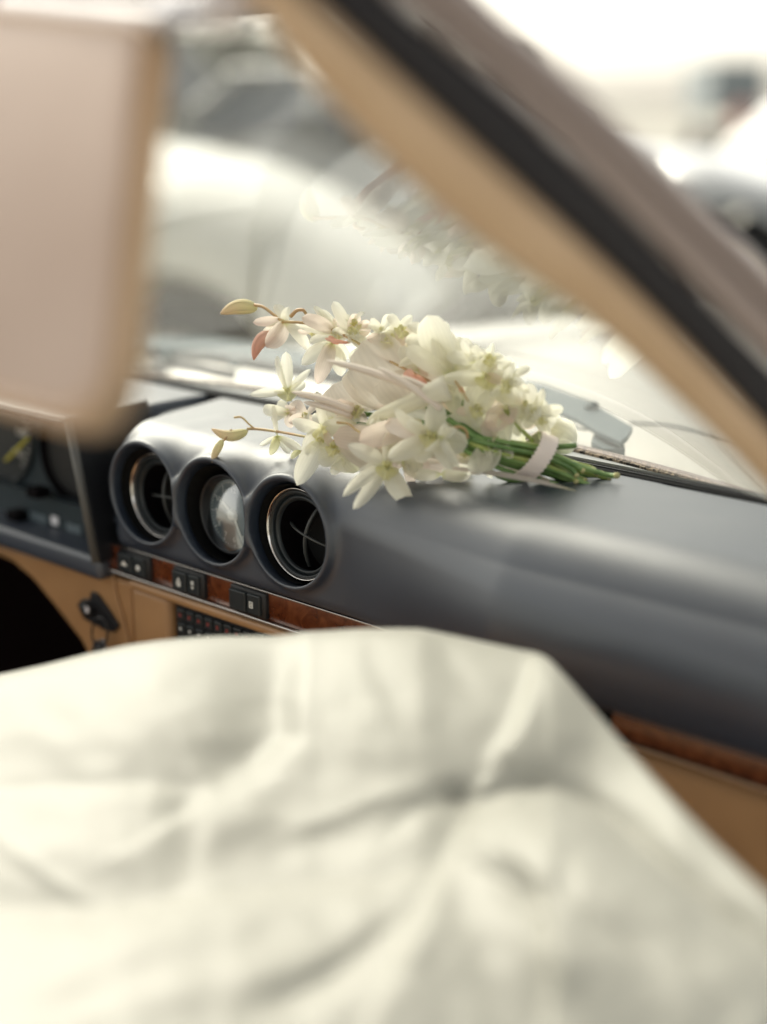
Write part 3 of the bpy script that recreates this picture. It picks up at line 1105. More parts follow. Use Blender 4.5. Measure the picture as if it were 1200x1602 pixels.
def dress():
    top = [(-260, 1100), (-150, 1078), (0, 1050), (60, 1036), (130, 1018), (190, 1006), (240, 1000), (330, 993), (430, 989), (480, 982), (560, 979), (660, 981), (760, 1001), (846, 1018), (862, 1026), (890, 1056), (930, 1103), (985, 1168), (1060, 1252), (1130, 1326), (1200, 1394), (1290, 1470), (1400, 1560)]
    tu, tv = np.array(top, float).T
    tv = tv + 9
    NU, NV = 260, 230
    us = np.linspace(-250, 1390, NU)
    vt = np.interp(us, tu, tv)
    vt += 2.2*np.sin(us/61.)*np.exp(-((us-400)/400)**2)
    dtop = np.interp(us, [-250, 0, 240, 500, 700, 850, 930, 1060, 1200, 1400], [1.10, 1.08, 1.06, 1.05, 1.02, .985, .93, .83, .745, .66])
    S_, T = np.meshgrid(np.arange(NU), np.linspace(0, 1, NV), indexing='ij')
    U = us[S_]
    V = vt[S_] + (1860-vt[S_])*T
    P = np.stack([U, V], -1)
    D0 = dtop[S_]
    D = D0 + (.60 - D0)*np.clip(T, 0, 1)**.82

    def ridge(pts, w, amp, fade=True, w2=None):
        nonlocal D
        dd, s, pos = poly_dist(P, pts)
        ww = np.where(s > 0, w2 or w, w)
        f = np.exp(-(dd/ww)**2)
        if fade:
            f = f*np.sin(np.clip(pos, .04, .96)*PI)**.5
        D = D + .20*amp*f

    def step(pts, w, amp, reach):
        """one side of the fold lies nearer, falling back to nothing over reach"""
        nonlocal D
        dd, s, pos = poly_dist(P, pts)
        f = .5*(1+np.tanh(s*dd/w))*np.exp(-(np.where(s > 0, dd, 0)/reach)**2)
        f = f*np.sin(np.clip(pos, .03, .97)*PI)**.4
        D = D + amp*f

    def mound(pts, amp, w, reach, pit=.02, wp=30):
        """a fold whose crest faces up and hides what is above it"""
        nonlocal D
        dd, s, pos = poly_dist(P, pts)
        env = np.sin(np.clip(pos, .02, .98)*PI)**.5
        low = -amp*(1-np.exp(-dd/w))*np.exp(-(dd/reach)**2)
        up = pit*np.exp(-dd/wp)
        k = .5*(1+np.tanh(s*dd/5.))
        D = D + .8*env*(k*low+(1-k)*up)

    # broad hills
    for (cu, cv, ru, rv, a) in ((230, 1130, 260, 110, -.02), (560, 1090, 160, 130, -.014), (900, 1420, 260, 130, -.03), (250, 1520, 300, 110, -.015),
                                (950, 1170, 90, 120, .012), (650, 1560, 220, 70, -.01), (60, 1340, 140, 60, -.01)):
        D = D + .45*a*np.exp(-((U-cu)/ru)**2-((V-cv)/rv)**2)
    step([(470, 1010), (452, 1090), (455, 1150), (400, 1210), (330, 1250)], 16, .020, 130)
    ridge([(575, 990), (590, 1050), (615, 1105), (640, 1150)], 20, .008)
    ridge([(672, 985), (700, 1030), (740, 1090)], 22, .010)
    ridge([(640, 1000), (650, 1060), (665, 1110)], 30, -.006)
    ridge([(848, 1010), (840, 1070), (815, 1140), (775, 1195)], 90, -.075, w2=12)
    ridge([(700, 1235), (560, 1300), (380, 1350), (180, 1420), (-40, 1440)], 30, .018, w2=44)
    ridge([(690, 1215), (560, 1260), (430, 1315)], 16, -.012)
    ridge([(695, 1238), (716, 1250), (745, 1258)], 24, .060)
    ridge([(715, 1250), (650, 1268), (600, 1310)], 14, .020)
    mound([(700, 1345), (722, 1300), (748, 1266), (800, 1244), (862, 1238), (930, 1270), (1010, 1338), (1110, 1425), (1230, 1500), (1300, 1540)], .060, 46, 240, .035, 44)
    mound([(-120, 1240), (0, 1236), (100, 1232), (240, 1230), (290, 1240)], .010, 26, 110, .004, 30)
    ridge([(296, 1236), (306, 1300), (290, 1370)], 16, .020, w2=40)
    mound([(-160, 1420), (0, 1432), (200, 1424), (420, 1392), (600, 1382), (700, 1350)], .018, 60, 200, .008, 40)
    mound([(850, 1380), (900, 1420), (980, 1480), (1060, 1560)], .02, 40, 120, .008, 30)
    ridge([(-20, 1300), (40, 1345), (130, 1405), (200, 1430)], 13, -.012)
    ridge([(400, 1590), (480, 1550), (560, 1500), (650, 1430)], 26, .045)
    ridge([(700, 1375), (660, 1460), (610, 1570)], 26, -.014)
    ridge([(770, 1400), (830, 1480), (930, 1545)], 22, -.014)
    ridge([(730, 1400), (760, 1500), (780, 1620)], 26, .012)
    ridge([(890, 1310), (885, 1360), (872, 1420)], 22, .014)
    ridge([(300, 1060), (340, 1110), (350, 1180)], 60, -.010)
    ridge([(0, 1480), (180, 1470), (330, 1440), (500, 1410), (640, 1380)], 26, -.012)
    ridge([(60, 1600), (200, 1530), (330, 1500)], 24, .012)
    ridge([(930, 1110), (1010, 1200), (1120, 1320), (1200, 1400)], 16, -.010)
    ridge([(1000, 1420), (1080, 1500), (1160, 1620)], 30, .016)
    ridge([(1180, 1500), (1260, 1620)], 30, .02)
    nz = np.array([[noise.noise(Vector((U[i, j]/170., V[i, j]/90., 3.1)))*.0022+noise.noise(Vector((U[i, j]/60., V[i, j]/45., 9.1)))*.0016 for j in range(NV)] for i in range(NU)])
    D = D + nz*np.clip(T*8, .1, 1)
    R = FW + ((U-600)/FPX)[..., None]*RT - ((V-801)/FPX)[..., None]*UP
    pts = CAM + D[..., None]*R
    # behind the crest the cloth turns over and falls
    back = []
    for k in range(1, 9):
        a = k/8*PI/2
        off = .030*np.array([FW[0]*math.sin(a)*1.2, FW[1]*math.sin(a)*1.2, -(1-math.cos(a))*.9 - (.16 if k == 8 else 0)])
        back.append(pts[:, 0]+off)
    back = np.array(back[::-1]).transpose(1, 0, 2)
    allp = np.concatenate([back, pts], 1)
    n2 = allp.shape[1]
    idx = np.arange(NU*n2).reshape(NU, n2)
    f = np.stack([idx[:-1, :-1], idx[:-1, 1:], idx[1:, 1:], idx[1:, :-1]], -1).reshape(-1, 4)
    me = bpy.data.meshes.new('dress')
    me.from_pydata(allp.reshape(-1, 3).tolist(), [], f.tolist())
    me.update()
    o = link('dress', me, M['satin'])
    md = o.modifiers.new('sm', 'SMOOTH')
    md.factor = .5
    md.iterations = 5
    md = o.modifiers.new('thick', 'SOLIDIFY')
    md.thickness = .0012
    md.offset = -1
    tag(o, label="ivory satin dress heaped in broad folds below the dashboard", category='dress')
    return o


dress()


# ================================================================== THE BOUQUET
ANCH = [(950, 755, .148), (900, 735, .130), (835, 712, .105), (590, 745, .004), (520, 740, -.006), (440, 500, .045), (350, 485, .045), (340, 700, -.004), (433, 680, .030), (445, 600, .055),
        (505, 672, .012), (700, 560, .062), (770, 590, .075), (850, 650, .095), (540, 500, .060), (600, 600, .050), (662, 690, .020), (760, 700, .060), (620, 520, .060)]


def yb(u, v):
    ws = ys = 0
    for a, b, y in ANCH:
        k = 1/((u-a)**2+(v-b)**2+900.)**1.3
        ws += k
        ys += k*y
    return ys/ws


def dep(p):
    return float((np.array(p)-CAM)@FW)


bq = empty('bouquet', at(700, 740, z=.906), label="bouquet of ivory orchids with green stems lying on the dashboard", category='bouquet')
BQ = np.array(bq.location)


def unit(a):
    return a/np.linalg.norm(a)


def petal_mesh(c, tip, W, n, cup=.25, curl=.15, point=.5, roll=0., base=.18):
    """petal from c to tip; W full width in metres, n the way its face looks"""
    NA, NL = 8, 12
    c, tip = np.array(c), np.array(tip)
    L = np.linalg.norm(tip-c)
    d = (tip-c)/L
    n = unit(n-d*n.dot(d))
    s = np.cross(d, n)
    s = s*math.cos(roll)+n*math.sin(roll)
    n = np.cross(s, d)
    vs, fs, uv = [], [], []
    seed = random.random()*50
    for j in range(NL+1):
        t = j/NL
        prof = (t**.62)*((1-t)**point)
        pk = (.62/(.62+point))
        prof = (prof/((pk**.62)*((1-pk)**point)))**.88
        wd = W*.5*max(prof, base*(1-t)**2)
        bend = curl*L*(math.sin(t*PI)*.55 - .9*t*t*.5)
        for i in range(NA+1):
            q = -1+2*i/NA
            ruff = .05*W*math.sin(7*t+seed+2.2*q)*q*q
            h = cup*wd*(q*q)*1.1 + ruff - .06*wd*math.exp(-(q/.18)**2)
            p = c + d*(t*L) + s*(wd*q*(1-.18*cup*q*q)) + n*(bend+h)
            vs.append(p)
            uv.append((i/NA, t))
    for j in range(NL):
        for i in range(NA):
            a = j*(NA+1)+i
            fs.append((a, a+1, a+NA+2, a+NA+1))
    return vs, fs, uv


def add_petal(parent, vs, fs, uv, m, name='petal'):
    o = from_py(name, [v-BQ for v in vs], fs, M[m], parent)
    me = o.data
    ul = me.uv_layers.new(name='UVMap')
    k = 0
    for p in me.polygons:
        for li in p.loop_indices:
            ul.data[li].uv = uv[me.loops[li].vertex_index]
    return o


def flower(c, petals, m='pw', lip=None, dy=0., name='orchid', lipm='pl', tilt=None, lipsize=13):
    """c=(u, v); petals: (u, v, width px[, depth offset mm[, material[, roll]]])"""
    y = yb(*c)+dy
    C = at(*c, y=y)
    d0 = dep(C)
    view = unit(C-CAM)
    n0 = -view
    if tilt is not None:
        n0 = unit(n0 + RT*tilt[0] + UP*tilt[1])
    g = empty(name, (0, 0, 0), bq)
    for p in petals:
        u, v, wpx = p[:3]
        off = (p[3] if len(p) > 3 else random.uniform(-7, 5))*.001
        mm = p[4] if len(p) > 4 and p[4] else m
        roll = p[5] if len(p) > 5 else random.uniform(-.35, .35)
        T = at(u, v, d=d0+off)
        W = wpx*1.02*d0/FPX
        T = C+(T-C)*1.08
        nn = unit(n0 + np.array([random.uniform(-.2, .2) for _ in range(3)]))
        vs, fs, uv = petal_mesh(C, T, W, nn, cup=random.uniform(.12, .45), curl=random.uniform(-.05, .34), point=random.uniform(.42, .75), roll=roll)
        add_petal(g, vs, fs, uv, mm)
    if lip is None:
        lip = (c[0]+random.uniform(-4, 4), c[1]+12)
    if lip:
        L = at(lip[0], lip[1], d=d0-.012)
        B = at(c[0], c[1], d=d0+.002)
        for rr in (-.9, .9):
            vs, fs, uv = petal_mesh(B, L, lipsize*d0/FPX, n0, cup=.9, curl=.5, point=.4, roll=rr)
            add_petal(g, vs, fs, uv, lipm, 'lip')
        # column
        q = unit(n0+UP*.3)
        tube('column', [C-BQ, C+q*.005-BQ, C+q*.008-UP*.002-BQ], [.0020, .0022, .0014], M['pl'], g, 8)
    return g


def bud(b, t, wpx, m='pbud', dy=0., name='bud', bend=.12):
    B = at(*b, y=yb(*b)+dy)
    T = at(*t, d=dep(B)-.003)
    d = T-B
    L = np.linalg.norm(d)
    s = unit(np.cross(d, -FW))
    pts, rad = [], []
    W = wpx*.5*dep(B)/FPX
    for k in range(17):
        q = k/16
        pts.append(B+d*q+s*bend*L*math.sin(q*PI))
        rad.append(max(W*(math.sin(PI*min(q**.8, 1))**.62)*(1-.12*q), W*.10))
    o = tube(name, [p-BQ for p in pts], rad, M[m], bq, 14)
    # sepal seam
    for a in (.6, -.7):
        sm = [p + unit(-FW+s*a)*r*.97 - BQ for p, r in zip(pts, rad)]
        tube('sepal_edge', sm, [r*.10 for r in rad], M[m], o, 6)
    return o


def twig(pp, r=.0012, m='twig', dy=0., name='twig', n=18):
    P = [at(u, v, y=yb(u, v)+dy) - BQ for u, v in pp]
    return tube(name, smooth_path(P, n), [r*(1.15-.3*k/n) for k in range(n+1)], M[m], bq, 8)


def finger(b, t, wpx, dy=-.006, m='finger'):
    """long narrow sepal, half rolled"""
    g_ = at(*b, y=yb(*b)+dy)
    T = at(*t, d=dep(g_)-.004)
    d = T-g_
    L = np.linalg.norm(d)
    W = wpx*.62*dep(g_)/FPX
    pts = [g_+d*q+UP*.03*L*math.sin(q*PI) for q in np.linspace(0, 1, 15)]
    rad = [W*(1-.45*(k/14)**3)*(1 if k < 12 else (1-((k-11.4)/2.7)**2)**.5) for k in range(15)]
    rad[-1] = W*.12
    o = tube('narrow_sepal', [p-BQ for p in pts], rad, M[m], bq, 12, True, .62)
    return o


# stems -------------------------------------------------------------------------------------
def stem(pp, r, m='stem', dy=0., cut=True):
    r = r*.80
    P = [at(u, v, y=yb(u, v)+dy)-BQ for u, v in pp]
    Q = smooth_path(P, 12)
    o = tube('stem', Q, [r*(.92+.08*math.sin(k*1.3)) for k in range(13)], M[m], bq, 12)
    if cut:
        e = unit(Q[-1]-Q[-2])
        tube('cut_end', [Q[-1]-e*.0022, Q[-1]+e*.0006], [r*1.06, r*.98], M['cut'], o, 12)
    return o


stem([(700, 655), (770, 698), (850, 712), (945, 742), (966, 744)], .0031, 'stem', -.004)
stem([(690, 640), (765, 690), (840, 700), (902, 697)], .0030, 'stemd', .0, False)
stem([(720, 660), (775, 706), (850, 722), (925, 742), (955, 748)], .0027, 'stemy', .004)
stem([(730, 690), (790, 716), (870, 736), (925, 762), (940, 768)], .0036, 'stem', -.010)
stem([(740, 700), (790, 726), (860, 742), (912, 758), (948, 770)], .0030, 'stemd', -.004)
stem([(720, 700), (790, 736), (850, 752), (892, 764)], .0030, 'stem', -.008, False)
stem([(740, 690), (800, 716), (860, 728), (900, 745), (917, 752)], .0027, 'stemy', -.001)
stem([(740, 680), (800, 706), (860, 718), (920, 730), (935, 742)], .0028, 'stemy', .002)
stem([(740, 700), (800, 722), (868, 738), (905, 752)], .0030, 'stemd', .002)
stem([(700, 690), (790, 714), (850, 733), (890, 748)], .0030, 'stem', .003)
stem([(730, 668), (790, 693), (840, 703), (890, 726)], .0026, 'stemy', .006)
stem([(730, 700), (780, 745), (850, 758), (880, 768)], .0030, 'stemd', .0)
stem([(640, 622), (700, 652), (760, 690)], .0033, 'stem', .004, False)
stem([(670, 640), (712, 662), (770, 700)], .0030, 'stemy', .006, False)
stem([(540, 640), (585, 650), (690, 668), (770, 700)], .0034, 'stemd', .008, False)
stem([(560, 664), (620, 672), (700, 690), (770, 712)], .0030, 'stem', .004, False)
stem([(790, 640), (812, 668), (834, 690)], .0024, 'stemy', -.004, False)
stem([(715, 622), (745, 650), (780, 690)], .0030, 'stem', .0, False)

for k in range(9):
    a = k*2*PI/9
    o1, o2 = 13*math.cos(a), 11*math.sin(a)
    stem([(735, 690+o2*.8), (790, 706+o2*1.5), (842, 718+o2*1.7), (890, 737+o2*1.5), (925+o1*1.8, 750+o2*1.3)], .0027, ('stem', 'stemy', 'stemd')[k % 3], .010*math.cos(a)-.002)

# pinked paper band round the stems
bc, bd = at(836, 713, y=yb(836, 713)-.005), None
ax = unit(at(900, 742, y=.13)-at(800, 700, y=.09))
q1 = unit(np.cross(ax, np.array([0, 0, 1.])))
q2 = np.cross(q1, ax)
vs, fs = [], []
NB = 64
for k in range(NB):
    a = 2*PI*k/NB
    rr = np.array([.0200*math.cos(a), .0200*math.sin(a)])
    for e, off in ((0, 0), (1, 0), (1, .0009), (0, .0009)):
        ln = (-.0066 if e == 0 else .0066) + ((.0014 if k % 2 else 0) if e else (-.0014 if k % 2 else 0)) + .004*math.sin(a)
        vs.append(bc + ax*ln + q1*rr[0]*(1+off/.016) + q2*rr[1]*(1+off/.016) - BQ)
for k in range(NB):
    for e in range(4):
        a, b = k*4+e, k*4+(e+1) % 4
        fs.append((a, b, ((k+1) % NB)*4+(e+1) % 4, ((k+1) % NB)*4+e))
from_py('paper_band', vs, fs, M['band'], bq, False)

# rolled white leaf and the pale sleeve under the stems
tube('rolled_petal', [p-BQ for p in smooth_path([at(u, v, y=yb(u, v)-.014) for u, v in ((574, 664), (592, 650), (630, 636), (670, 618), (700, 606))], 16)],
     [.0012+.0092*(k/16)**.75 for k in range(17)], M['pw'], bq, 18)
for name, a, b, wpx, m, dy in (('sleeve_leaf', (900, 768), (690, 728), 12, 'pb', .004), ('sleeve_leaf', (860, 752), (640, 700), 30, 'pbig', .014)):
    A = at(*a, z=.9085)
    B = at(*b, y=yb(*b)+dy)
    vs, fs, uv = petal_mesh(A, B, wpx*1.2/FPX, np.array([0, -.5, .85]), .15, .05, .4)
    add_petal(bq, vs, fs, uv, m, name)

# broad blush petals at the back of the sheaf
for b, t, wpx, m, dy, ro in (((640, 628), (566, 532), 92, 'pbig', .012, .1), ((600, 640), (548, 575), 70, 'pbig', .008, -.2), ((560, 655), (520, 600), 54, 'pbig', .006, .2), ((640, 640), (600, 590), 70, 'pbig', .006, -.1),
                             ((700, 640), (640, 560), 60, 'pbig', .014, .2), ((600, 735), (540, 672), 66, 'pbig', .020, .0), ((560, 735), (520, 690), 60, 'pw', .016, .2), ((620, 700), (520, 680), 44, 'pb', .012, .0),
                             ((700, 720), (600, 680), 52, 'pbig', .020, .0), ((740, 735), (640, 715), 46, 'pb', .022, .0), ((560, 610), (505, 640), 46, 'pb', .014, .0), ((760, 660), (700, 610), 60, 'pw', .022, .0),
                             ((710, 662), (636, 640), 50, 'pw', .012, .1), ((720, 650), (660, 622), 40, 'pb', .014, .1), ((820, 700), (740, 640), 60, 'pw', .012, .0), ((640, 690), (590, 705), 44, 'pb', .004, .3), ((730, 740), (690, 742), 34, 'pw', .006, .0), ((660, 660), (560, 690), 40, 'pb', .004, .2), ((690, 690), (600, 660), 30, 'finger', .002, .2)):
    A = at(*b, y=yb(*b)+dy)
    T = at(*t, d=dep(A)+.004)
    vs, fs, uv = petal_mesh(A, T, wpx*dep(A)/FPX, -unit(A-CAM)+np.array([0, 0, .2]), .22, .2, .42, ro)
    add_petal(bq, vs, fs, uv, m, 'broad_petal')

# coral hearts showing between them
for b, t, wpx in (((652, 606), (636, 578), 20), ((668, 602), (648, 588), 16), ((548, 536), (508, 530), 7), ((530, 538), (514, 526), 10), ((728, 618), (716, 598), 8)):
    A = at(*b, y=yb(*b)-.002)
    T = at(*t, d=dep(A)-.002)
    vs, fs, uv = petal_mesh(A, T, wpx*dep(A)/FPX, -unit(A-CAM), .5, .2, .4, .2)
    add_petal(bq, vs, fs, uv, 'po', 'coral_petal')

finger((668, 616), (511, 564), 17)
finger((690, 640), (592, 575), 15, -.009)
finger((700, 625), (626, 588), 13, -.008)
finger((552, 642), (456, 613), 15, -.004)
finger((548, 650), (474, 629), 14, -.002)

# the flowers, tip by tip -----------------------------------------------------------------------
flower((446, 503), [(399, 504, 17, 2, 'pb'), (432, 477, 18, 4), (450, 482, 15, -4), (414, 521, 16, 2), (420, 541, 34, -2, 'pb'), (483, 545, 20, 0), (467, 512, 13, 3)], lip=(0), name='orchid')
flower((526, 521), [(477, 497, 24, -4, 'pb'), (466, 510, 12), (486, 534, 15, 4), (493, 480, 14, 4), (501, 487, 20, 2), (540, 500, 30, 2, 'pb')], lip=(531, 528), lipm='pl', lipsize=9)
flower((548, 522), [(523, 475, 20, 4), (556, 493, 24, 0, 'pb'), (578, 506, 26, 0, 'pb'), (588, 530, 18, 4), (520, 520, 22, 3)], lip=(560, 528), lipm='pw')
flower((604, 532), [(582, 500, 16, 2), (620, 511, 20, -2), (634, 528, 18, 0), (630, 552, 22, 5), (575, 528, 18, 2, 'pb')], lip=(616, 540), lipsize=14)
flower((520, 536), [(498, 596, 28, 0, 'pb'), (474, 568, 26, 6), (534, 585, 26, 5), (545, 560, 22, 4), (508, 552, 20, 2)], lip=(0))
flower((655, 580), [(628, 545, 26, 4), (660, 536, 18, 2), (676, 600, 30, 6, 'pb'), (640, 560, 18, 2)], lip=(0))
flower((706, 590), [(672, 500, 58, 0), (690, 520, 44, 4), (722, 548, 40, 3), (640, 546, 30, 2), (712, 643, 34, -6), (738, 560, 26, -2), (718, 530, 26, 5), (765, 548, 20, 3)], lip=(712, 612), lipm='pw')
flower((742, 566), [(724, 534, 16, -4), (744, 540, 16, -2), (738, 556, 14, -8), (700, 556, 22, 4)], lip=(0))
flower((762, 590), [(696, 592, 28, -4), (738, 652, 48, -4), (802, 568, 32, 0), (778, 552, 18, 4), (816, 632, 42, 2), (752, 548, 18, 6)], lip=(760, 606), lipsize=22)
flower((792, 640), [(764, 668, 40, -4, 'pb'), (792, 690, 26, -2), (812, 680, 24, 3), (812, 615, 18, 4), (830, 650, 26, 3)], lip=(800, 660), lipm='pb', lipsize=16)
flower((834, 645), [(828, 602, 24, -1), (850, 610, 16, 2), (879, 640, 20, 0), (866, 664, 34, 4), (822, 668, 22, -2)], lip=(842, 652), lipm='pw', lipsize=16)
flower((842, 672), [(898, 696, 56, 4), (880, 664, 44, 6), (900, 676, 40, 8)], lip=(0), dy=.012)
flower((505, 670), [(497, 616, 17, -2), (459, 660, 22, 0), (466, 752, 0.1, 0), (517, 726, 19, -4), (548, 680, 26, -3, 'pw'), (480, 706, 30, -5), (530, 655, 20, 4)], lip=(0))
flower((500, 690), [(467, 754, 36, -8, 'pw', .1), (520, 724, 16, -4)], lip=(506, 668), dy=-.004, lipsize=12)
flower((434, 682), [(428, 636, 9, 0), (408, 696, 9, 0), (452, 708, 13, -3), (490, 721, 14, -4), (424, 710, 15, -3, 'pl'), (470, 700, 10, 4)], lip=(0))
flower((450, 613), [(433, 560, 11, 2), (448, 555, 20, 0), (483, 580, 13, 2), (394, 617, 15, -2), (430, 612, 14, -4), (476, 600, 16, 4)], lip=(452, 625), lipsize=18, dy=.008)
flower((452, 645), [(412, 640, 20, 6), (455, 668, 18, 2, 'pb'), (480, 655, 18, 0, 'pb'), (436, 630, 18, 4), (470, 628, 16, 2, 'pb'), (425, 655, 18, 6)], lip=(460, 640), lipm='pb', dy=.008)
flower((674, 682), [(620, 643, 24, -2), (684, 631, 34, -2), (728, 693, 44, -3), (706, 730, 34, -3), (612, 714, 32, 0), (640, 660, 20, -8), (655, 720, 28, 3)], lip=(670, 698), lipsize=20)
flower((690, 684), [(697, 664, 16, -8), (712, 672, 16, -8), (714, 726, 14, -12), (668, 705, 12, -8)], lip=(0), dy=-.006)
flower((606, 728), [(541, 771, 24, -6), (556, 792, 24, -8), (641, 789, 34, -4), (548, 697, 26, 0), (612, 676, 26, -2), (564, 738, 18, 4)], lip=(604, 748), lipsize=20)
flower((630, 722), [(660, 728, 24, 0), (660, 742, 26, 6), (600, 700, 22, 6)], lip=(0), dy=.006)
flower((772, 690), [(703, 655, 40, 0), (758, 736, 40, -4), (800, 714, 20, -6), (740, 738, 34, -2), (796, 700, 22, 2), (760, 660, 26, -4, 'pb')], lip=(765, 715), lipm='pw')
flower((752, 668), [(700, 660, 30, -4), (790, 660, 28, 2), (745, 640, 20, 0), (780, 690, 24, 0)], lip=(0))
flower((720, 640), [(706, 606, 24, 4), (748, 620, 30, 8), (700, 660, 20, 6), (740, 680, 26, 8)], lip=(0), dy=.01)
flower((660, 520), [(640, 508, 20, 4), (690, 512, 24, 6), (640, 540, 26, 6)], lip=(0), dy=.006)
# fuller heart of the sheaf: more flowers tucked behind the front ones
for k, (u, v, r, mm, dy) in enumerate(((575, 545, 34, 'pw', .010), (640, 545, 34, 'pb', .014), (490, 512, 22, 'pb', .006), (690, 545, 40, 'pw', .012), (735, 590, 40, 'pw', .014), (780, 615, 38, 'pw', .010), (806, 645, 34, 'pw', .010),
                                       (590, 690, 36, 'pw', .012), (545, 690, 30, 'pw', .010), (640, 720, 32, 'pb', .012), (730, 700, 36, 'pw', .012), (705, 615, 36, 'pw', .008), (480, 650, 28, 'pb', .010),
                                       (520, 660, 30, 'pw', .006), (760, 715, 30, 'pw', .008), (600, 520, 26, 'pw', .004), (555, 508, 24, 'pw', .004), (625, 515, 30, 'pw', .006), (660, 560, 30, 'pw', .002), (745, 640, 30, 'pw', -.004), (790, 600, 28, 'pw', .0), (700, 700, 28, 'pw', .0), (520, 700, 28, 'pw', .0), (560, 640, 26, 'pb', .004), (825, 635, 26, 'pw', .004), (765, 560, 24, 'pw', .008), (845, 650, 28, 'pw', .008), (800, 590, 30, 'pw', .008), (610, 700, 30, 'pw', .002))):
    a0 = random.uniform(0, 2*PI)
    pet = []
    for q in range(5):
        a = a0+q*2*PI/5+random.uniform(-.2, .2)
        rr = r*random.uniform(.95, 1.3)
        pet.append((u+rr*math.cos(a), v+rr*.85*math.sin(a), r*random.uniform(.45, .68), random.uniform(-8, 6), mm if random.random() < .8 else 'pb'))
    flower((u, v), pet, dy=dy, lipsize=r*.4, lipm='pl' if k % 3 else 'pw', tilt=(random.uniform(-.5, .5), random.uniform(-.2, .7)))
# single petals hooked over and tucked between
flower((560, 668), [(508, 664, 26, 2), (540, 700, 30, 4), (590, 700, 30, 6), (548, 655, 24, 6)], lip=(0), dy=.004)
flower((598, 652), [(592, 676, 16, -8), (580, 662, 10, -4)], lip=(0), dy=-.012)
flower((690, 742), [(640, 740, 20, 6), (735, 742, 24, 4)], lip=(0), dy=.006)
flower((540, 712), [(500, 720, 30, 4), (560, 736, 30, 4), (520, 740, 20, 2)], lip=(0), dy=.006)
flower((470, 705), [(456, 716, 10, -2, 'pl'), (480, 716, 12, -4, 'pb')], lip=(0))

bud((403, 483), (345, 491), 25, 'pbud')
bud((440, 521), (397, 563), 24, 'pbudp', bend=.22)
bud((388, 674), (331, 671), 19, 'pbud', bend=-.16)
bud((349, 688), (332, 724), 14, 'pbud', bend=.05)
twig([(398, 477), (412, 480), (428, 492), (444, 503), (466, 504), (490, 508), (530, 520), (600, 560), (680, 600)], .0013, dy=-.003)
twig([(446, 503), (430, 510), (416, 521)], .0009, dy=-.003)
twig([(455, 495), (464, 486), (474, 485), (479, 491)], .0016, 'twig')
twig([(366, 653), (378, 653), (390, 664), (398, 670)], .0009)
twig([(386, 671), (402, 671), (440, 676), (482, 684), (520, 690), (600, 700), (690, 700)], .0012)
twig([(362, 672), (356, 682), (350, 690)], .0009)
twig([(527, 661), (545, 663), (556, 672), (566, 678)], .0010, dy=-.010)
twig([(705, 670), (720, 668), (730, 676), (732, 694)], .0013, dy=-.010)
twig([(712, 596), (722, 610), (733, 628)], .0008, 'twig', dy=-.012)


# ================================================================== OUTSIDE
def loft_box(secs, seg=20):
    pass


def car_at(u, d, heading, zb=0.):
    p = at(u, 165, d=d)
    return (p[0], p[1], zb), heading


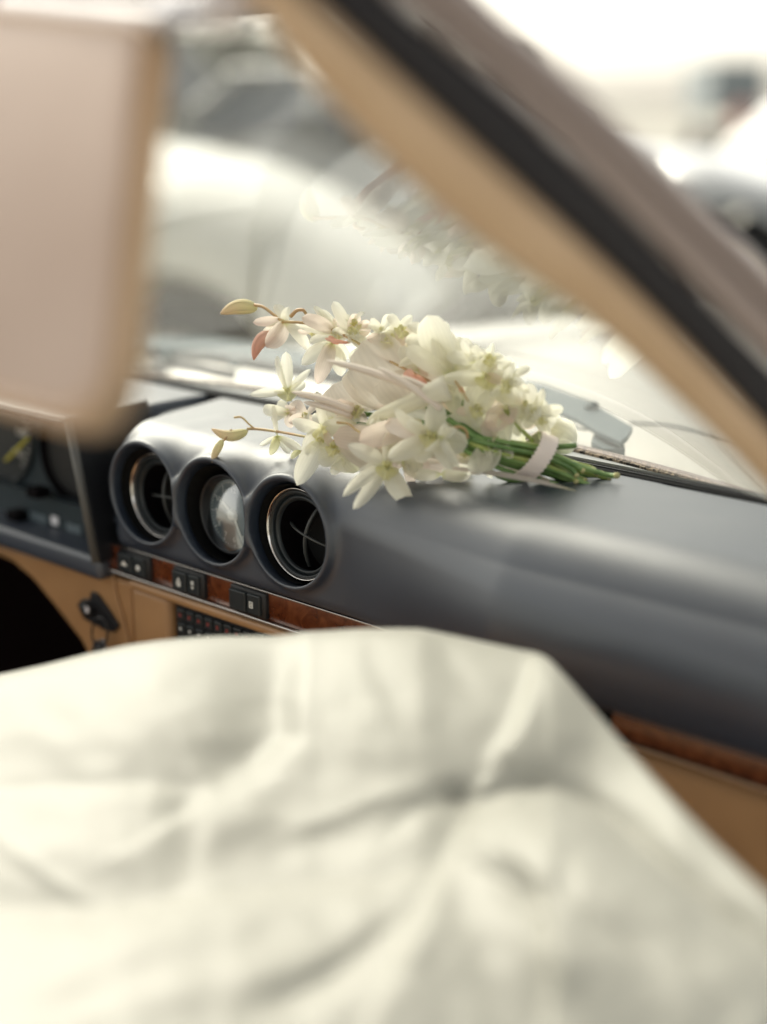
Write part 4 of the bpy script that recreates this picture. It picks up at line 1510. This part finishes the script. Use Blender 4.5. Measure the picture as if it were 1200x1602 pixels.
def build_car(name, label, loc, heading, prof, width, m, roofprof=None, roofm=None, wheels=((.0, .31), (2.45, .31)), group=None, cat='car', glassm='carglass'):
    """side profile (s along the car, z) lofted across with tumblehome; wheels at s with radius; the car's length runs along local +x"""
    c = empty(name, loc, label=label, category=cat)
    if group:
        c['group'] = group
    c.rotation_euler = (0, 0, heading)
    # dense outline with wheel arches cut into the sill line
    s0, s1 = prof[0][0], prof[-1][0]
    top = np.array(prof, float)
    ns = 110
    ss = np.linspace(s0, s1, ns)
    zt = np.interp(ss, top[:, 0], top[:, 1])
    for _ in range(4):
        zt[1:-1] = (zt[:-2]+2*zt[1:-1]+zt[2:])/4
    zb = np.full(ns, .20)
    for ws_, wr in wheels:
        r = wr+.075
        inside = np.abs(ss-ws_) < r
        zb[inside] = np.maximum(zb[inside], wr+np.sqrt(np.maximum(r*r-(ss[inside]-ws_)**2, 0)))
    vs, fs = [], []
    NA = 22
    for i, s in enumerate(ss):
        e = min((s-s0), (s1-s))
        wd = width/2*(1-.22*math.exp(-e/.22))
        hb, ht = zb[i], max(zt[i], zb[i]+.03)
        for k in range(NA+1):
            # from the left sill over the top to the right sill
            a = PI*k/NA
            cx = math.cos(a)
            y = wd*np.sign(cx)*abs(cx)**.55
            z = hb+(ht-hb)*math.sin(a)**.62 if 0 < k < NA else hb
            vs.append((s, y, z))
    for i in range(ns-1):
        for k in range(NA):
            a = i*(NA+1)+k
            fs.append((a, a+1, a+NA+2, a+NA+1))
    fs.append(tuple(range(NA+1)))
    fs.append(tuple(reversed(range((ns-1)*(NA+1), ns*(NA+1)))))
    from_py('body', vs, fs, M[m], c)
    if roofprof:
        rp = np.array(roofprof, float)          # s, z ; windows band then roof
        base = rp[0][1]
        ztop = rp[:, 1].max()
        w2 = width/2*.86
        # greenhouse glass block
        L = [(s, z) for s, z in roofprof]
        vs, fs = [], []
        n = len(L)
        for s, z in L:
            k = (z-base)/(ztop-base+1e-6)
            vs += [(s, w2*(1-.14*k), z), (s, -w2*(1-.14*k), z)]
        for i in range(n-1):
            fs.append((2*i, 2*i+1, 2*i+3, 2*i+2))
        fs.append(tuple(2*i for i in range(n)))
        fs.append(tuple(2*i+1 for i in reversed(range(n))))
        from_py('cabin_glass', vs, fs, M[glassm], c, False)
        hi = [(s, z) for s, z in L if z > ztop-.06]
        a, b = hi[0][0]-.03, hi[-1][0]+.03
        box('roof', (a, b, -w2*.88, w2*.88, ztop-.02, ztop+.035), M[roofm or m], c, .03, 3, True)
        # pillars between roof and body on each side
        for sg in (-1, 1):
            for i in range(n-1):
                (sa, za), (sb, zb_) = L[i], L[i+1]
                if abs(za-zb_) > .2:
                    ka, kb = (za-base)/(ztop-base), (zb_-base)/(ztop-base)
                    tube('pillar', [(sa, sg*w2*(1-.14*ka)*1.01, za), (sb, sg*w2*(1-.14*kb)*1.01, zb_)], .035, M[roofm or m], c, 6)
            sm = (a+b)/2
            tube('pillar', [(sm, sg*w2*1.0, base), (sm, sg*w2*.87, ztop)], .03, M[roofm or m], c, 6)
    for ws_, wr in wheels:
        for sg in (-1, 1):
            vs, fs = [], []
            n = 28
            pr = [(wr*.62, .0), (wr*.95, .0), (wr, -.03), (wr, -.17), (wr*.6, -.19)]
            for r_, y_ in pr:
                for k in range(n):
                    a = 2*PI*k/n
                    vs.append((ws_+r_*math.cos(a), sg*(width/2*.95+y_), wr+r_*math.sin(a)))
            for i in range(len(pr)-1):
                for k in range(n):
                    fs.append((i*n+k, i*n+(k+1) % n, (i+1)*n+(k+1) % n, (i+1)*n+k))
            fs.append(tuple(range((len(pr)-1)*n, len(pr)*n)))
            wh = from_py('wheel', vs, fs, M['tyre'], c)
            vs, fs = [], []
            pr = [(0, -.005), (wr*.25, .0), (wr*.35, -.02), (wr*.62, -.015), (wr*.64, .004)]
            for r_, y_ in pr:
                for k in range(n):
                    a = 2*PI*k/n
                    vs.append((ws_+r_*math.cos(a), sg*(width/2*.95+y_), wr+r_*math.sin(a)))
            for i in range(len(pr)-1):
                for k in range(n):
                    fs.append((i*n+k, i*n+(k+1) % n, (i+1)*n+(k+1) % n, (i+1)*n+k))
            from_py('hubcap', vs, fs, M['chrome'], wh)
    for sg in (-1, 1):
        for (s_, nm, mm) in ((s1-.03, 'headlight', 'lampglass'), (s0+.03, 'tail_light', 'red')):
            bm = bmesh.new()
            bmesh.ops.create_uvsphere(bm, u_segments=16, v_segments=10, radius=.09)
            for v in bm.verts:
                v.co = Vector((v.co.x*.4+s_, v.co.y+sg*width*.33, v.co.z*.8+.56))
            from_bm(nm, bm, M[mm], c)
    box('bumper', (s1-.06, s1+.06, -width*.44, width*.44, .34, .44), M['trimchrome'], c, .02, 2, True)
    return c


HR = PSI                                     # a car whose length runs across the view
# white coupe: its nose points to the right; front wheel arch in the middle of the view
p = at(392, 165, d=5.3)
build_car('parked_car', "white rounded car just beyond the windscreen, dark wheel arch showing", (p[0], p[1], 0), HR+math.radians(-14),
          [(-3.3, .62), (-2.9, .95), (-2.0, 1.18), (-1.2, 1.20), (-.9, 1.14), (-.55, 1.10), (-.28, 1.05), (0, .985), (.2, .90), (.42, .78), (.60, .63), (.68, .50)], 1.66, 'carwhite',
          roofprof=[(-2.7, .98), (-2.2, 1.36), (-1.5, 1.42), (-.95, 1.10)], wheels=((-.04, .31), (-2.4, .31)))
p = at(330, 165, d=10.5)
build_car('parked_van', "silver van with grey windows behind the white car", (p[0], p[1], 0), HR+math.radians(10),
          [(-3.4, .9), (-3.2, 1.22), (-.6, 1.24), (.25, 1.18), (.42, .95), (.5, .6)], 1.8, 'carpale',
          roofprof=[(-3.2, 1.20), (-3.0, 1.75), (-.35, 1.78), (.15, 1.24), (.3, 1.20)], roofm='carpale', wheels=((-.2, .33), (-2.8, .33)), cat='van', glassm='cargrey')
p = at(560, 165, d=8.8)
build_car('parked_car', "dark grey car seen past the nose of the white car", (p[0], p[1], 0), HR+math.radians(-24),
          [(-1.2, .7), (-.9, 1.0), (-.4, 1.12), (.3, 1.10), (1.2, 1.02), (2.2, .95), (2.7, .80), (3.1, .6)], 1.7, 'carsilver',
          roofprof=[(-.9, 1.04), (-.5, 1.34), (.6, 1.38), (1.2, 1.06)], wheels=((-.05, .32), (2.4, .32)))
p = at(1225, 165, d=19)
build_car('parked_car', "pale car with blue-tinted window far outside the pillar", (p[0], p[1], 0), HR+math.radians(30),
          [(-.5, .6), (-.35, .85), (0, .98), (1.2, 1.0), (2.6, .92), (3.4, .8), (3.6, .55)], 1.7, 'carpale',
          roofprof=[(.10, .94), (.4, 1.24), (1.6, 1.28), (2.3, .98)], wheels=((.25, .31), (2.8, .31)))
# box truck far away
p = at(1128, 165, d=34)
tr = empty('box_truck', (p[0], p[1], 0), label="small grey box truck with red cab in the distance", category='truck')
tr.rotation_euler = (0, 0, HR)
box('cargo_box', (-.55, .62, -1.6, 1.6, 1.02, 2.12), M['truckgrey'], tr, .03)
box('cab', (-.15, .45, -2.6, -1.65, .62, 1.22), M['red'], tr, .08, 3, True)
box('chassis', (-.4, .5, -2.6, 1.6, .4, .6), M['seal'], tr, .02)
for sy in (-2.1, 1.0):
    for sx in (-.42, .42):
        tube('wheel', [(sx-.1, sy, .36), (sx+.1, sy, .36)], .36, M['tyre'], tr, 20)
box('windscreen_pane', (-.1, .4, -2.62, -2.58, .9, 1.15), M['carglass'], tr)

# ground and the pale wall round the yard
bm = bmesh.new()
bmesh.ops.create_grid(bm, x_segments=2, y_segments=2, size=900)
g = from_bm('ground', bm, M['ground'], None, False)
tag(g, kind='structure')

'''
wall = empty('warehouse', (0, 0, 0), label="long pale rendered building closing the yard", category='building')
p0, p1 = at(-900, 165, d=52), at(2600, 165, d=47)
p0, p1 = p0[:2], p1[:2]
L = float(np.linalg.norm(p1-p0))
wall.location = (p0[0], p0[1], 0)
wall.rotation_euler = (0, 0, math.atan2((p1-p0)[1], (p1-p0)[0]))
box('wall', (0, L, 0, 8, 0, 6.2), M['plaster'], wall)
box('roof_edge', (-.3, L+.3, -.35, 8, 6.2, 6.5), M['roofsheet'], wall)
for k in range(int(L/6)):
    x = 3+k*6
    if k % 3 == 1:
        box('door', (x-1.6, x+1.6, -.06, .05, 0, 3.2), M['door'], wall, .02)
    else:
        box('pilaster', (x-.2, x+.2, -.12, .02, 0, 6.1), M['plaster'], wall)

'''
# loose trees and bushes between the parked cars and the building
def tree(u, d, h, rad, label, sq=1.0, n=2600, name='tree', seed=1):
    rnd = random.Random(seed)
    p = at(u, 165, d=d)
    t = empty(name, (p[0], p[1], 0), label=label, category='tree' if name == 'tree' else 'bush')
    tube('trunk', [(0, 0, -.05), (.04, 0, h*.35), (.0, .05, h*.7)], [.12*h/4, .09*h/4, .03], M['bark'], t, 10)
    for k in range(5):
        a = k*1.3
        tube('limb', [(0, 0, h*(.3+.06*k)), (rad*.5*math.cos(a), rad*.5*math.sin(a), h*(.5+.07*k))], [.045, .015], M['bark'], t, 6)
    cl = [(rnd.gauss(0, rad*.45), rnd.gauss(0, rad*.45), h*.62+rnd.gauss(0, h*.16)*sq, rad*rnd.uniform(.25, .5)) for _ in range(18)]
    vs, fs = [], []
    for _ in range(n):
        cx, cy, cz, r = rnd.choice(cl)
        a, b = rnd.uniform(0, 2*PI), math.acos(rnd.uniform(-1, 1))
        rr = r*rnd.uniform(.5, 1.05)
        c = Vector((cx+rr*math.sin(b)*math.cos(a), cy+rr*math.sin(b)*math.sin(a), cz+rr*math.cos(b)))
        s = rnd.uniform(.05, .10)
        e1 = Vector((rnd.gauss(0, 1), rnd.gauss(0, 1), rnd.gauss(0, 1))).normalized()
        e2 = e1.orthogonal().normalized()
        k0 = len(vs)
        vs += [c-e1*s, c+e2*s*.5, c+e1*s, c-e2*s*.5]
        fs.append((k0, k0+1, k0+2, k0+3))
    from_py('crown', vs, fs, M['hedge'], t, False)
    return t


tree(455, 15, 1.7, .5, "dark rounded bush between the silver van and the grey car", 1.3, 3500, 'bush', 3)
tree(640, 17, 1.8, 1.1, "low dark bush behind the grey car", .8, 3500, 'bush', 5)
tree(345, 26, 3.4, 1.5, "grey-green tree rising behind the silver van", 1.0, 4500, 'tree', 8)
